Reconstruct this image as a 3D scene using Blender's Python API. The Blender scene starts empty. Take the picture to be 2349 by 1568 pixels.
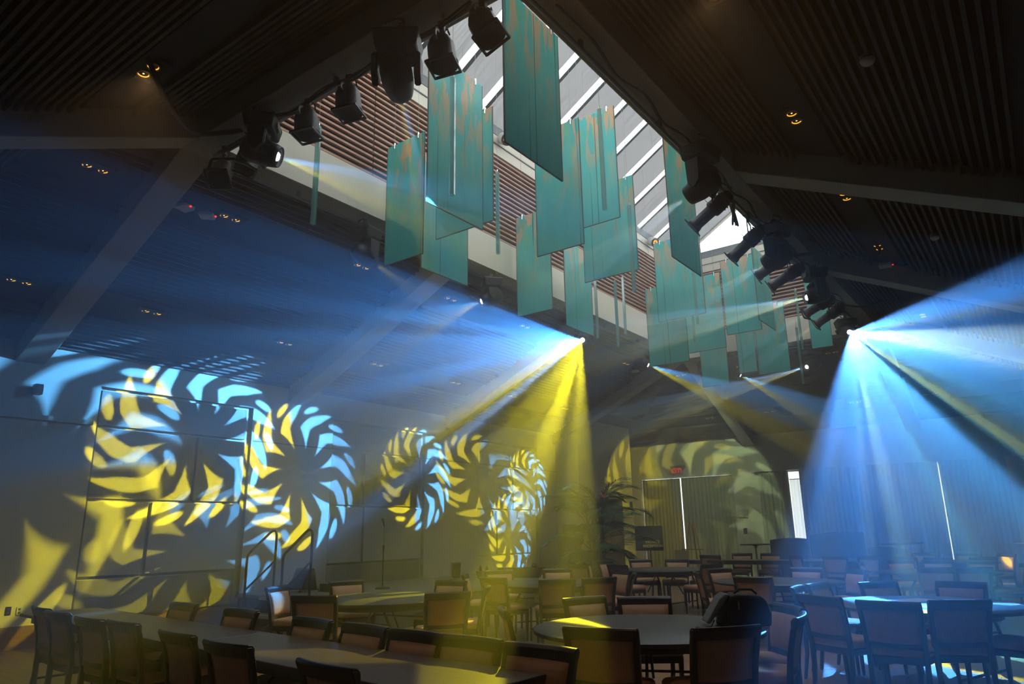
import bpy, bmesh, math, random
from mathutils import Vector, Matrix
random.seed(7)
sc = bpy.context.scene
COL = sc.collection
rad = math.radians

# ------------------------------------------------------------------ camera
CAM_H = 1.5
yaw, pitch, roll = rad(36.566), rad(15.041), rad(-0.944)
fw = Vector((-math.sin(yaw)*math.cos(pitch), math.cos(yaw)*math.cos(pitch), math.sin(pitch)))
rt = Vector((math.cos(yaw), math.sin(yaw), 0.0))
up = rt.cross(fw)
rt2 = math.cos(roll)*rt + math.sin(roll)*up
up2 = -math.sin(roll)*rt + math.cos(roll)*up
cam_d = bpy.data.cameras.new('camera')
cam_d.sensor_width = 36.0
cam_d.lens = 1622.8/2349.0*36.0
cam_d.clip_end = 200
cam = bpy.data.objects.new('camera', cam_d)
M = Matrix((rt2, up2, -fw)).transposed().to_4x4()
M.translation = Vector((0, 0, CAM_H))
cam.matrix_world = M
COL.objects.link(cam)
sc.camera = cam

# ------------------------------------------------------------------ world, exposure
w = bpy.data.worlds.new('overcast_sky')
sc.world = w
w.use_nodes = True
bg = w.node_tree.nodes['Background']
bg.inputs['Color'].default_value = (0.93, 0.97, 1.0, 1)
bg.inputs['Strength'].default_value = 8.5
vs = sc.view_settings
vs.view_transform = 'Standard'
vs.look = 'None'
vs.exposure = -0.7
vs.gamma = 1.0
vs.use_curve_mapping = False
cy = sc.cycles
cy.use_denoising = True
cy.max_bounces = 5
cy.diffuse_bounces = 2
cy.glossy_bounces = 2
cy.transmission_bounces = 4
cy.volume_bounces = 0
cy.use_light_tree = False
cy.use_adaptive_sampling = True
cy.adaptive_threshold = 0.05
cy.adaptive_min_samples = 16
cy.transparent_max_bounces = 10
cy.caustics_reflective = False
cy.caustics_refractive = False
cy.sample_clamp_indirect = 3.0
cy.sample_clamp_direct = 0.0
HAZE_DENSITY = 0.034
HAZE_ANISO = 0.58

# ------------------------------------------------------------------ materials
MATS = {}
def hexc(r, g, b):
    return (r, g, b, 1.0)

def mat(name, col, rough=0.6, metal=0.0, spec=0.5, noise=None, nscale=8.0, stretch=(1, 1, 1), emit=None, estr=0.0, bump=0.0, coat=0.0):
    """Procedural surface; noise = second colour mixed in by a noise texture."""
    m = bpy.data.materials.new(name)
    m.use_nodes = True
    nt = m.node_tree
    b = nt.nodes['Principled BSDF']
    b.inputs['Base Color'].default_value = (*col, 1)
    b.inputs['Roughness'].default_value = rough
    b.inputs['Metallic'].default_value = metal
    b.inputs['Specular IOR Level'].default_value = spec
    b.inputs['Coat Weight'].default_value = coat
    if emit:
        b.inputs['Emission Color'].default_value = (*emit, 1)
        b.inputs['Emission Strength'].default_value = estr
        m.cycles.emission_sampling = 'NONE'
    if noise or bump:
        tc = nt.nodes.new('ShaderNodeTexCoord')
        mp = nt.nodes.new('ShaderNodeMapping')
        mp.inputs['Scale'].default_value = stretch
        nz = nt.nodes.new('ShaderNodeTexNoise')
        nz.inputs['Scale'].default_value = nscale
        nz.inputs['Detail'].default_value = 4
        nt.links.new(tc.outputs['Object'], mp.inputs['Vector'])
        nt.links.new(mp.outputs['Vector'], nz.inputs['Vector'])
        if noise:
            mx = nt.nodes.new('ShaderNodeMix')
            mx.data_type = 'RGBA'
            mx.inputs['A'].default_value = (*col, 1)
            mx.inputs['B'].default_value = (*noise, 1)
            rp = nt.nodes.new('ShaderNodeValToRGB')
            rp.color_ramp.elements[0].position = 0.35
            rp.color_ramp.elements[1].position = 0.65
            nt.links.new(nz.outputs['Fac'], rp.inputs['Fac'])
            nt.links.new(rp.outputs['Color'], mx.inputs['Factor'])
            nt.links.new(mx.outputs['Result'], b.inputs['Base Color'])
        if bump:
            bp = nt.nodes.new('ShaderNodeBump')
            bp.inputs['Strength'].default_value = bump
            bp.inputs['Distance'].default_value = 0.01
            nt.links.new(nz.outputs['Fac'], bp.inputs['Height'])
            nt.links.new(bp.outputs['Normal'], b.inputs['Normal'])
    MATS[name] = m
    return m

mat('plaster', (0.62, 0.60, 0.54), 0.85, noise=(0.58, 0.56, 0.50), nscale=1.5)
mat('low_bounce_wall', (0.09, 0.06, 0.045), 0.6, noise=(0.07, 0.045, 0.033), nscale=2, stretch=(1, 1, 0.1))  # invented dark finish for the unseen walls, cuts bounced light
mat('panel_fabric', (0.58, 0.57, 0.52), 0.9, noise=(0.55, 0.54, 0.49), nscale=30, bump=0.05)
mat('beam_paint', (0.40, 0.37, 0.29), 0.7, noise=(0.37, 0.34, 0.27), nscale=2.0)
mat('cream_paint', (0.66, 0.63, 0.53), 0.75)
mat('slat_wood', (0.06, 0.033, 0.02), 0.6, noise=(0.04, 0.022, 0.013), nscale=5, stretch=(1, 1, 12))
mat('well_slat_wood', (0.46, 0.25, 0.16), 0.6, noise=(0.38, 0.19, 0.12), nscale=4)
mat('ceiling_dark', (0.012, 0.012, 0.014), 0.9)
mat('slot_board', (0.018, 0.019, 0.022), 0.8)
mat('wood_base', (0.30, 0.16, 0.07), 0.5, noise=(0.2, 0.1, 0.045), nscale=3, stretch=(1, 1, 10))
mat('floor_wood', (0.42, 0.23, 0.12), 0.38, noise=(0.30, 0.155, 0.08), nscale=4, stretch=(1, 14, 1), bump=0.05)
mat('floor_gap', (0.12, 0.06, 0.03), 0.6)
mat('stage_carpet', (0.26, 0.26, 0.22), 0.95, noise=(0.22, 0.22, 0.19), nscale=60)
mat('dark_wood', (0.022, 0.015, 0.012), 0.32, noise=(0.03, 0.018, 0.012), nscale=6, stretch=(1, 1, 6))
mat('upholstery', (0.62, 0.36, 0.19), 0.7, noise=(0.57, 0.32, 0.16), nscale=40, bump=0.04)
mat('tabletop', (0.085, 0.085, 0.085), 0.42, noise=(0.065, 0.065, 0.068), nscale=4, stretch=(12, 1, 1))
mat('tabletop_brown', (0.13, 0.085, 0.055), 0.36, noise=(0.09, 0.06, 0.04), nscale=5, stretch=(1, 10, 1), bump=0.03)
mat('table_edge', (0.02, 0.02, 0.02), 0.4)
mat('black_metal', (0.012, 0.012, 0.014), 0.45, spec=0.4)
mat('black_plastic', (0.010, 0.010, 0.012), 0.5)
mat('grey_metal', (0.22, 0.23, 0.24), 0.4, metal=0.8)
mat('chrome', (0.75, 0.75, 0.76), 0.2, metal=1.0)
mat('white_plastic', (0.65, 0.65, 0.62), 0.5)
mat('sill_grey', (0.16, 0.18, 0.19), 0.6)
mat('dark_gap', (0.05, 0.065, 0.07), 0.6)
mat('curtain_fabric', (0.50, 0.49, 0.43), 0.9, noise=(0.43, 0.42, 0.37), nscale=20, stretch=(1, 1, 0.1))
mat('booth_fabric', (0.055, 0.06, 0.075), 0.8)
mat('leaf', (0.09, 0.20, 0.07), 0.5, noise=(0.05, 0.12, 0.04), nscale=3)
mat('pot', (0.05, 0.05, 0.05), 0.5)
mat('door_wood', (0.12, 0.09, 0.07), 0.5, noise=(0.09, 0.07, 0.05), nscale=3, stretch=(1, 1, 0.1))
mat('paper', (0.8, 0.8, 0.78), 0.6)
mat('bag_black', (0.012, 0.012, 0.013), 0.7, bump=0.2, nscale=60)
mat('bag_grey', (0.22, 0.24, 0.26), 0.8, noise=(0.17, 0.19, 0.21), nscale=90)
mat('amber', (0.6, 0.3, 0.05), 0.4, emit=(1.0, 0.38, 0.03), estr=4.0)
mat('amber_core', (1, 0.8, 0.4), 0.4, emit=(1.0, 0.7, 0.2), estr=9.0)
mat('red_led', (0.8, 0.05, 0.03), 0.4, emit=(1.0, 0.04, 0.02), estr=2.5)
mat('exit_red', (0.8, 0.05, 0.03), 0.4, emit=(1.0, 0.06, 0.03), estr=1.6)
mat('lens_white', (1, 1, 1), 0.3, emit=(0.85, 0.95, 1.0), estr=30.0)
mat('brass', (0.55, 0.42, 0.18), 0.35, metal=0.9)
mat('easel_wood', (0.16, 0.09, 0.05), 0.5)
mat('sign_board', (0.03, 0.035, 0.06), 0.4)
mat('sign_letter', (0.75, 0.75, 0.75), 0.5)

def node_mat(name):
    m = bpy.data.materials.new(name)
    m.use_nodes = True
    nt = m.node_tree
    nt.nodes.clear()
    out = nt.nodes.new('ShaderNodeOutputMaterial')
    MATS[name] = m
    return m, nt, out

# open-weave roller shade: part of the sky shows through the weave
m, nt, out = node_mat('shade_weave')
tr = nt.nodes.new('ShaderNodeBsdfTransparent')
df = nt.nodes.new('ShaderNodeBsdfDiffuse')
df.inputs['Color'].default_value = (0.2, 0.215, 0.215, 1)
mx = nt.nodes.new('ShaderNodeMixShader')
tc = nt.nodes.new('ShaderNodeTexCoord')
mp = nt.nodes.new('ShaderNodeMapping')
mp.inputs['Scale'].default_value = (0.5, 26, 0.5)
nz = nt.nodes.new('ShaderNodeTexNoise')
nz.inputs['Scale'].default_value = 1.6
nz.inputs['Detail'].default_value = 5
mr = nt.nodes.new('ShaderNodeMapRange')
mr.inputs['From Min'].default_value = 0.3
mr.inputs['From Max'].default_value = 0.7
mr.inputs['To Min'].default_value = 0.95
mr.inputs['To Max'].default_value = 0.905
nt.links.new(tc.outputs['Object'], mp.inputs['Vector'])
nt.links.new(mp.outputs['Vector'], nz.inputs['Vector'])
nt.links.new(nz.outputs['Fac'], mr.inputs['Value'])
nt.links.new(mr.outputs['Result'], mx.inputs['Fac'])
nt.links.new(tr.outputs[0], mx.inputs[1])
nt.links.new(df.outputs[0], mx.inputs[2])
nt.links.new(mx.outputs[0], out.inputs['Surface'])

# frosted glass strip: bright, slightly diffusing
m, nt, out = node_mat('frosted_glass')
tr = nt.nodes.new('ShaderNodeBsdfTransparent')
tr.inputs['Color'].default_value = (0.9, 0.92, 0.92, 1)
tl = nt.nodes.new('ShaderNodeBsdfTranslucent')
tl.inputs['Color'].default_value = (0.9, 0.92, 0.92, 1)
mx = nt.nodes.new('ShaderNodeMixShader')
mx.inputs['Fac'].default_value = 0.5
nt.links.new(tr.outputs[0], mx.inputs[1])
nt.links.new(tl.outputs[0], mx.inputs[2])
nt.links.new(mx.outputs[0], out.inputs['Surface'])

m, nt, out = node_mat('clear_glass')
tr = nt.nodes.new('ShaderNodeBsdfTransparent')
tr.inputs['Color'].default_value = (0.93, 0.96, 0.96, 1)
gl = nt.nodes.new('ShaderNodeBsdfGlossy')
gl.inputs['Roughness'].default_value = 0.05
mx = nt.nodes.new('ShaderNodeMixShader')
mx.inputs['Fac'].default_value = 0.06
nt.links.new(tr.outputs[0], mx.inputs[1])
nt.links.new(gl.outputs[0], mx.inputs[2])
nt.links.new(mx.outputs[0], out.inputs['Surface'])

# sheer curtain
m, nt, out = node_mat('sheer')
tr = nt.nodes.new('ShaderNodeBsdfTransparent')
df = nt.nodes.new('ShaderNodeBsdfTranslucent')
df.inputs['Color'].default_value = (0.42, 0.42, 0.38, 1)
mx = nt.nodes.new('ShaderNodeMixShader')
mx.inputs['Fac'].default_value = 0.88
nt.links.new(tr.outputs[0], mx.inputs[1])
nt.links.new(df.outputs[0], mx.inputs[2])
nt.links.new(mx.outputs[0], out.inputs['Surface'])

# painted hanging art glass: teal with copper patches and dark drips
def art_glass(name, seed):
    m, nt, out = node_mat(name)
    N, L = nt.nodes.new, nt.links.new
    tc = N('ShaderNodeTexCoord')
    def noise(scale_xyz, sc_, off, det=4, dist=0.0):
        mp = N('ShaderNodeMapping')
        mp.inputs['Scale'].default_value = scale_xyz
        mp.inputs['Location'].default_value = (off, off*0.7, off*1.3)
        nz = N('ShaderNodeTexNoise')
        nz.inputs['Scale'].default_value = sc_
        nz.inputs['Detail'].default_value = det
        nz.inputs['Distortion'].default_value = dist
        L(tc.outputs['Object'], mp.inputs['Vector'])
        L(mp.outputs['Vector'], nz.inputs['Vector'])
        return nz.outputs['Fac']
    def ramp(fac, p0, p1, c0=(0, 0, 0, 1), c1=(1, 1, 1, 1)):
        r = N('ShaderNodeValToRGB')
        r.color_ramp.elements[0].position = p0
        r.color_ramp.elements[1].position = p1
        r.color_ramp.elements[0].color = c0
        r.color_ramp.elements[1].color = c1
        L(fac, r.inputs['Fac'])
        return r.outputs['Color']
    def mix(f, a, b):
        x = N('ShaderNodeMix')
        x.data_type = 'RGBA'
        if isinstance(f, float): x.inputs['Factor'].default_value = f
        else: L(f, x.inputs['Factor'])
        for k, v in (('A', a), ('B', b)):
            if isinstance(v, tuple): x.inputs[k].default_value = v
            else: L(v, x.inputs[k])
        return x.outputs['Result']
    def mul(a, b):
        x = N('ShaderNodeMath'); x.operation = 'MULTIPLY'
        for i, v in enumerate((a, b)):
            if isinstance(v, float): x.inputs[i].default_value = v
            else: L(v, x.inputs[i])
        return x.outputs[0]
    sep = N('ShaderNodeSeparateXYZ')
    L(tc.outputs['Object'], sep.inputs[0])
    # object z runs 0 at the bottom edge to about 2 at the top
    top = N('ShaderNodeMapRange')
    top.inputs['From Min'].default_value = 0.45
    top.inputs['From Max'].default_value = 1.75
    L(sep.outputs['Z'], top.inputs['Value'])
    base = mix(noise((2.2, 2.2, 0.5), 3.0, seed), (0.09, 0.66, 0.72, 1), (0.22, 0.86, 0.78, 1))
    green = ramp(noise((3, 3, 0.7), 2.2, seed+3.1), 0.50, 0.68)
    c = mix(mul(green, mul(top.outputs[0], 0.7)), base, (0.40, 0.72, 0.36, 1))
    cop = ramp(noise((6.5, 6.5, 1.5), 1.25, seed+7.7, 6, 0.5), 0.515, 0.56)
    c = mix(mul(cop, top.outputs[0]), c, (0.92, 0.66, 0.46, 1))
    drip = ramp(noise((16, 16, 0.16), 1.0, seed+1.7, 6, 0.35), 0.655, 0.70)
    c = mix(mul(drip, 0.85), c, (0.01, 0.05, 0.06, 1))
    df = N('ShaderNodeBsdfDiffuse')
    tl = N('ShaderNodeBsdfTranslucent')
    gl = N('ShaderNodeBsdfGlossy')
    gl.inputs['Roughness'].default_value = 0.15
    L(c, df.inputs['Color'])
    L(c, tl.inputs['Color'])
    m1 = N('ShaderNodeMixShader'); m1.inputs['Fac'].default_value = 0.55
    L(df.outputs[0], m1.inputs[1]); L(tl.outputs[0], m1.inputs[2])
    m2 = N('ShaderNodeMixShader'); m2.inputs['Fac'].default_value = 0.04
    L(m1.outputs[0], m2.inputs[1]); L(gl.outputs[0], m2.inputs[2])
    tr = N('ShaderNodeBsdfTransparent')
    tr.inputs['Color'].default_value = (0.35, 0.8, 0.8, 1)
    m3 = N('ShaderNodeMixShader'); m3.inputs['Fac'].default_value = 0.08
    L(m2.outputs[0], m3.inputs[1]); L(tr.outputs[0], m3.inputs[2])
    L(m3.outputs[0], out.inputs['Surface'])
    return m
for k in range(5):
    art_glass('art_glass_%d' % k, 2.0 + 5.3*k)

# clear acrylic rods
m, nt, out = node_mat('acrylic')
tr = nt.nodes.new('ShaderNodeBsdfTransparent')
tr.inputs['Color'].default_value = (0.62, 0.82, 0.82, 1)
gl = nt.nodes.new('ShaderNodeBsdfGlossy')
gl.inputs['Roughness'].default_value = 0.12
df = nt.nodes.new('ShaderNodeBsdfTranslucent')
df.inputs['Color'].default_value = (0.35, 0.75, 0.75, 1)
mx = nt.nodes.new('ShaderNodeMixShader'); mx.inputs['Fac'].default_value = 0.4
mx2 = nt.nodes.new('ShaderNodeMixShader'); mx2.inputs['Fac'].default_value = 0.18
nt.links.new(tr.outputs[0], mx.inputs[1]); nt.links.new(df.outputs[0], mx.inputs[2])
nt.links.new(mx.outputs[0], mx2.inputs[1]); nt.links.new(gl.outputs[0], mx2.inputs[2])
nt.links.new(mx2.outputs[0], out.inputs['Surface'])

# ------------------------------------------------------------------ mesh helpers
class MB:
    """Collects shapes; build() links them as ONE mesh object."""
    def __init__(self):
        self.v, self.f, self.s = [], [], []
    def add(self, verts, faces, smooth=False):
        n = len(self.v)
        self.v += [tuple(p) for p in verts]
        self.f += [tuple(i+n for i in f) for f in faces]
        self.s += [smooth]*len(faces)
        return self
    def hexa(self, p):      # 8 points: bottom 4 ccw, top 4 ccw
        return self.add(p, [(3, 2, 1, 0), (4, 5, 6, 7), (0, 1, 5, 4), (1, 2, 6, 5), (2, 3, 7, 6), (3, 0, 4, 7)])
    def box(self, x0, x1, y0, y1, z0, z1):
        return self.hexa([(x0, y0, z0), (x1, y0, z0), (x1, y1, z0), (x0, y1, z0), (x0, y0, z1), (x1, y0, z1), (x1, y1, z1), (x0, y1, z1)])
    def bar(self, a, b, w, h, upv=(0, 0, 1)):   # rectangular bar from a to b
        a, b = Vector(a), Vector(b)
        d = (b-a).normalized()
        u = Vector(upv)
        if abs(d.dot(u)) > 0.98: u = Vector((0, 1, 0))
        s = d.cross(u).normalized()
        u = s.cross(d).normalized()
        p = []
        for q in (a, b):
            for i, j in ((-1, -1), (1, -1), (1, 1), (-1, 1)):
                p.append(q + s*(i*w/2) + u*(j*h/2))
        return self.hexa(p)
    def cyl(self, a, b, r0, r1=None, n=12, caps=True, smooth=True):
        a, b = Vector(a), Vector(b)
        r1 = r0 if r1 is None else r1
        d = (b-a).normalized()
        u = Vector((0, 0, 1)) if abs(d.z) < 0.95 else Vector((1, 0, 0))
        s = d.cross(u).normalized(); u = s.cross(d)
        ring = lambda c, r: [c + (s*math.cos(2*math.pi*i/n) + u*math.sin(2*math.pi*i/n))*r for i in range(n)]
        A, B = ring(a, r0), ring(b, r1)
        self.add(A+B, [(i, (i+1) % n, n+(i+1) % n, n+i) for i in range(n)], smooth)
        if caps:
            self.add(A, [tuple(range(n-1, -1, -1))])
            self.add(B, [tuple(range(n))])
        return self
    def tube(self, pts, r, n=8, closed=False):
        pts = [Vector(p) for p in pts]
        rings = []
        prev = None
        for i, p in enumerate(pts):
            a = pts[max(i-1, 0)]; b = pts[min(i+1, len(pts)-1)]
            d = (b-a)
            d = d.normalized() if d.length > 1e-9 else Vector((0, 0, 1))
            if prev is None:
                u = Vector((0, 0, 1)) if abs(d.z) < 0.9 else Vector((1, 0, 0))
            else:
                u = prev
            s = d.cross(u)
            s = s.normalized() if s.length > 1e-6 else d.cross(Vector((1, 0, 0))).normalized()
            u = s.cross(d).normalized()
            prev = u
            rr = r[i] if isinstance(r, (list, tuple)) else r
            rings.append([p + (s*math.cos(2*math.pi*k/n) + u*math.sin(2*math.pi*k/n))*rr for k in range(n)])
        V = [q for g in rings for q in g]
        F = []
        for i in range(len(rings)-1):
            for k in range(n):
                F.append((i*n+k, i*n+(k+1) % n, (i+1)*n+(k+1) % n, (i+1)*n+k))
        self.add(V, F, True)
        self.add(rings[0], [tuple(range(n-1, -1, -1))])
        self.add(rings[-1], [tuple(range(n))])
        return self
    def lathe(self, prof, n=20, axis_o=(0, 0, 0), axis_d=(0, 0, 1), smooth=True):
        o, d = Vector(axis_o), Vector(axis_d).normalized()
        u = Vector((1, 0, 0)) if abs(d.x) < 0.9 else Vector((0, 1, 0))
        s = d.cross(u).normalized(); u = s.cross(d)
        V = []
        for (r, h) in prof:
            for i in range(n):
                a = 2*math.pi*i/n
                V.append(o + d*h + (s*math.cos(a)+u*math.sin(a))*max(r, 1e-4))
        F = []
        for j in range(len(prof)-1):
            for i in range(n):
                F.append((j*n+i, j*n+(i+1) % n, (j+1)*n+(i+1) % n, (j+1)*n+i))
        self.add(V, F, smooth)
        return self
    def prism(self, poly, h0, h1, plane='xy'):
        n = len(poly)
        def P(p, h):
            if plane == 'xy': return (p[0], p[1], h)
            if plane == 'xz': return (p[0], h, p[1])
            return (h, p[0], p[1])
        V = [P(p, h0) for p in poly] + [P(p, h1) for p in poly]
        self.add(V, [tuple(range(n-1, -1, -1)), tuple(range(n, 2*n))] + [(i, (i+1) % n, n+(i+1) % n, n+i) for i in range(n)])
        return self
    def mesh(self, name, mats, bevel=0.0, seg=2):
        me = bpy.data.meshes.new(name)
        me.from_pydata(self.v, [], self.f)
        me.polygons.foreach_set('use_smooth', self.s)
        me.materials.append(MATS[mats])
        bm = bmesh.new(); bm.from_mesh(me)
        bmesh.ops.recalc_face_normals(bm, faces=bm.faces)
        if bevel:
            bmesh.ops.remove_doubles(bm, verts=bm.verts, dist=1e-5)
            es = [e for e in bm.edges if len(e.link_faces) == 2 and e.calc_face_angle(0) > 0.5]
            bmesh.ops.bevel(bm, geom=es, offset=bevel, segments=seg, affect='EDGES', profile=0.5, clamp_overlap=True)
        bm.to_mesh(me); bm.free()
        return me
    def build(self, name, mats, parent=None, bevel=0.0, seg=2):
        return link(name, self.mesh(name, mats, bevel, seg), parent)

def link(name, me, parent=None):
    o = bpy.data.objects.new(name, me)
    COL.objects.link(o)
    if parent is not None: o.parent = parent
    return o
def tag(o, label=None, cat=None, group=None, kind=None):
    if label: o['label'] = label
    if cat: o['category'] = cat
    if group: o['group'] = group
    if kind: o['kind'] = kind
    return o
def empty(name, loc=(0, 0, 0), rz=0.0):
    o = bpy.data.objects.new(name, None)
    o.empty_display_size = 0.1
    o.location = loc
    o.rotation_euler = (0, 0, rz)
    COL.objects.link(o)
    return o
def thing(name, label, cat, loc=(0, 0, 0), rz=0.0, group=None):
    return tag(empty(name, loc, rz), label, cat, group)
def struct(o, label=None):
    return tag(o, label, None, None, 'structure')
def copy_tree(o, parent=None):
    c = o.copy()
    COL.objects.link(c)
    c.parent = parent
    for ch in o.children:
        copy_tree(ch, c)
    return c

# ================================================================== THE ROOM
XL, XR, YN, YF = -12.2, 1.64, -0.47, 23.3          # left wall, right wall, near wall, end wall
BX0, BX1, BY0, BY1 = -7.88, -2.68, 3.85, 18.9      # outer edges of the ring beam round the light well
WX0, WX1, WY0, WY1 = -7.5, -3.08, 4.25, 18.5       # inner edges
ZB, ZC, SL = 6.13, 6.41, 0.465                     # beam underside, ceiling at beam edge, ceiling slope
SMAX = 4.32
WALL_TOP = ZC - SL*SMAX                            # about 4.40

# ---- floor with planks
fl = MB().box(XL-0.3, XR+0.3, YN-0.3, YF+0.3, -0.12, -0.008).build('floor', 'floor_gap')
struct(fl, 'reddish brown wooden plank floor under the tables and chairs')
plank_me = MB().box(0, 1, 0.0015, 0.1485, -0.011, 0.0).mesh('plank', 'floor_wood')
far_floor = MB()
cnt = 0
PW = 0.15
j = 0
y = YN - 0.05
while y < YF:
    near = 3.6 < y < 10.2
    x = XL - 0.2 - (j*0.83) % 2.4
    while x < XR + 0.2:
        x1 = min(x + 2.4, XR + 0.25)
        if near and x1 > -6.6 and x < 0.6 and cnt < 260 and (x + 2.4) * 0.9 > -y*1.0:
            o = link('plank', plank_me, fl)
            o.location = (x, y, 0)
            o.scale = (x1-x-0.003, 1, 1)
            cnt += 1
        else:
            far_floor.box(x, x1-0.003, y+0.0015, y+0.1485, -0.011, 0.0)
        x += 2.4
    y += PW
    j += 1
ff = far_floor.build('far_planks', 'floor_wood', fl)
ff['kind'] = 'stuff'

# ---- left wall: plaster with three shallow niches of fabric panels
NICHE = [(5.12, 7.95, 6.87, 6.15), (9.91, 12.78, 10.85, 10.88), (14.8, 17.6, 16.4, 15.65)]
NZ0, NZ1, ND = 0.30, 3.92, 0.09
wl = empty('wall_left')
struct(wl, 'long plaster side wall with recessed fabric panels catching petal light patterns')
mb = MB()
ys = [YN-0.2]
for n in NICHE: ys += [n[0], n[1]]
ys += [YF+0.2]
for i in range(0, len(ys), 2):
    mb.box(XL-0.3, XL, ys[i], ys[i+1], -0.05, WALL_TOP+0.5)
for (a, b, c, d) in NICHE:
    mb.box(XL-0.3, XL, a, b, NZ1, WALL_TOP+0.5)
    mb.box(XL-0.3, XL, a, b, -0.05, NZ0)
    mb.box(XL-0.3, XL-ND, a, b, NZ0, NZ1)
mb.build('plaster_face', 'plaster', wl)
g = 0.028
for k, (a, b, c, d) in enumerate(NICHE):
    rows = [(3.28, NZ1-0.03, []), (2.11, 3.28, [c]), (0.92, 2.11, [d]), (NZ0+0.01, 0.92, [])]
    for (z0, z1, cuts) in rows:
        es = [a+0.0] + cuts + [b-0.09]
        for p, q in zip(es[:-1], es[1:]):
            MB().box(XL-ND, XL-0.02, p+g, q-g, z0+g*0.6, z1-g).build('wall_panel', 'panel_fabric', wl, 0.006, 1)
bt = MB().box(XL, XL+0.035, YN, 7.95, 0.0, 0.31).build('baseboard_left', 'wood_base')
struct(bt, 'tall brown wooden baseboard along the panelled wall')
tr1 = MB().box(XL, XL+0.05, YN, 5.05, 3.27, 3.34).build('trim_1', 'plaster')
struct(tr1, 'thin pale picture rail on the side wall near the first beam')
jl = MB()
for a, b in ((7.98, 9.88), (12.82, 14.76), (17.64, 18.6)):
    jl.box(XL, XL+0.006, a, b, 3.275, 3.295)
struct(jl.build('trim_2', 'sill_grey'), 'thin dark joint line across the plaster between the panel niches')

# ---- closet box at the end of the left wall (sign letters, door)
CX = -11.38
bw = MB().box(XL-0.05, CX, 18.62, 22.05, -0.05, 5.25).build('wall_closet', 'plaster')
struct(bw, 'plaster closet block beside the palm at the end of the side wall')
# ---- other walls
wr = MB().box(XR, XR+0.3, YN-0.3, YF+0.3, -0.05, WALL_TOP+0.5).build('wall_right', 'low_bounce_wall')
struct(wr, 'plain side wall to the right of the tables')
wn = MB().box(XL-0.3, XR+0.3, YN-0.3, YN, -0.05, WALL_TOP+0.5).build('wall_near', 'low_bounce_wall')
struct(wn, 'plain wall behind the photographer')
# end wall with two window openings
we = MB()
O1 = (-11.62, -8.45, 0.05, 3.22)
O2 = (-7.4, -1.0, 0.05, 3.20)
T = 0.25
def wall_open(mb, y0, y1, x0, x1, z0, z1, opens):
    x = x0
    for (a, b, c, d) in opens:
        mb.box(x, a, y0, y1, z0, z1)
        mb.box(a, b, y0, y1, d, z1)
        mb.box(a, b, y0, y1, z0, c)
        x = b
    mb.box(x, x1, y0, y1, z0, z1)
wall_open(we, YF, YF+T, XL-0.3, XR+0.3, -0.05, WALL_TOP+0.5, [O1, O2])
wo = we.build('wall_end', 'plaster')
struct(wo, 'far end wall with curtained window openings')
for i, o in enumerate((O1, O2)):
    f = MB()
    f.box(o[0], o[1], YF+0.16, YF+0.17, o[2], o[3])
    wi = empty('window_%d' % (i+1))
    struct(wi, 'tall glazed opening behind the curtains of the end wall, %s' % ('beside the exit sign' if i == 0 else 'behind the booths'))
    f.build('pane', 'clear_glass', wi)
    fr = MB()
    n = 3 if i == 0 else 5
    for k in range(n+1):
        x = o[0] + (o[1]-o[0])*k/n
        fr.box(x-0.03, x+0.03, YF+0.13, YF+0.2, o[2], o[3])
    fr.build('window_frame', 'sill_grey', wi)

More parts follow.
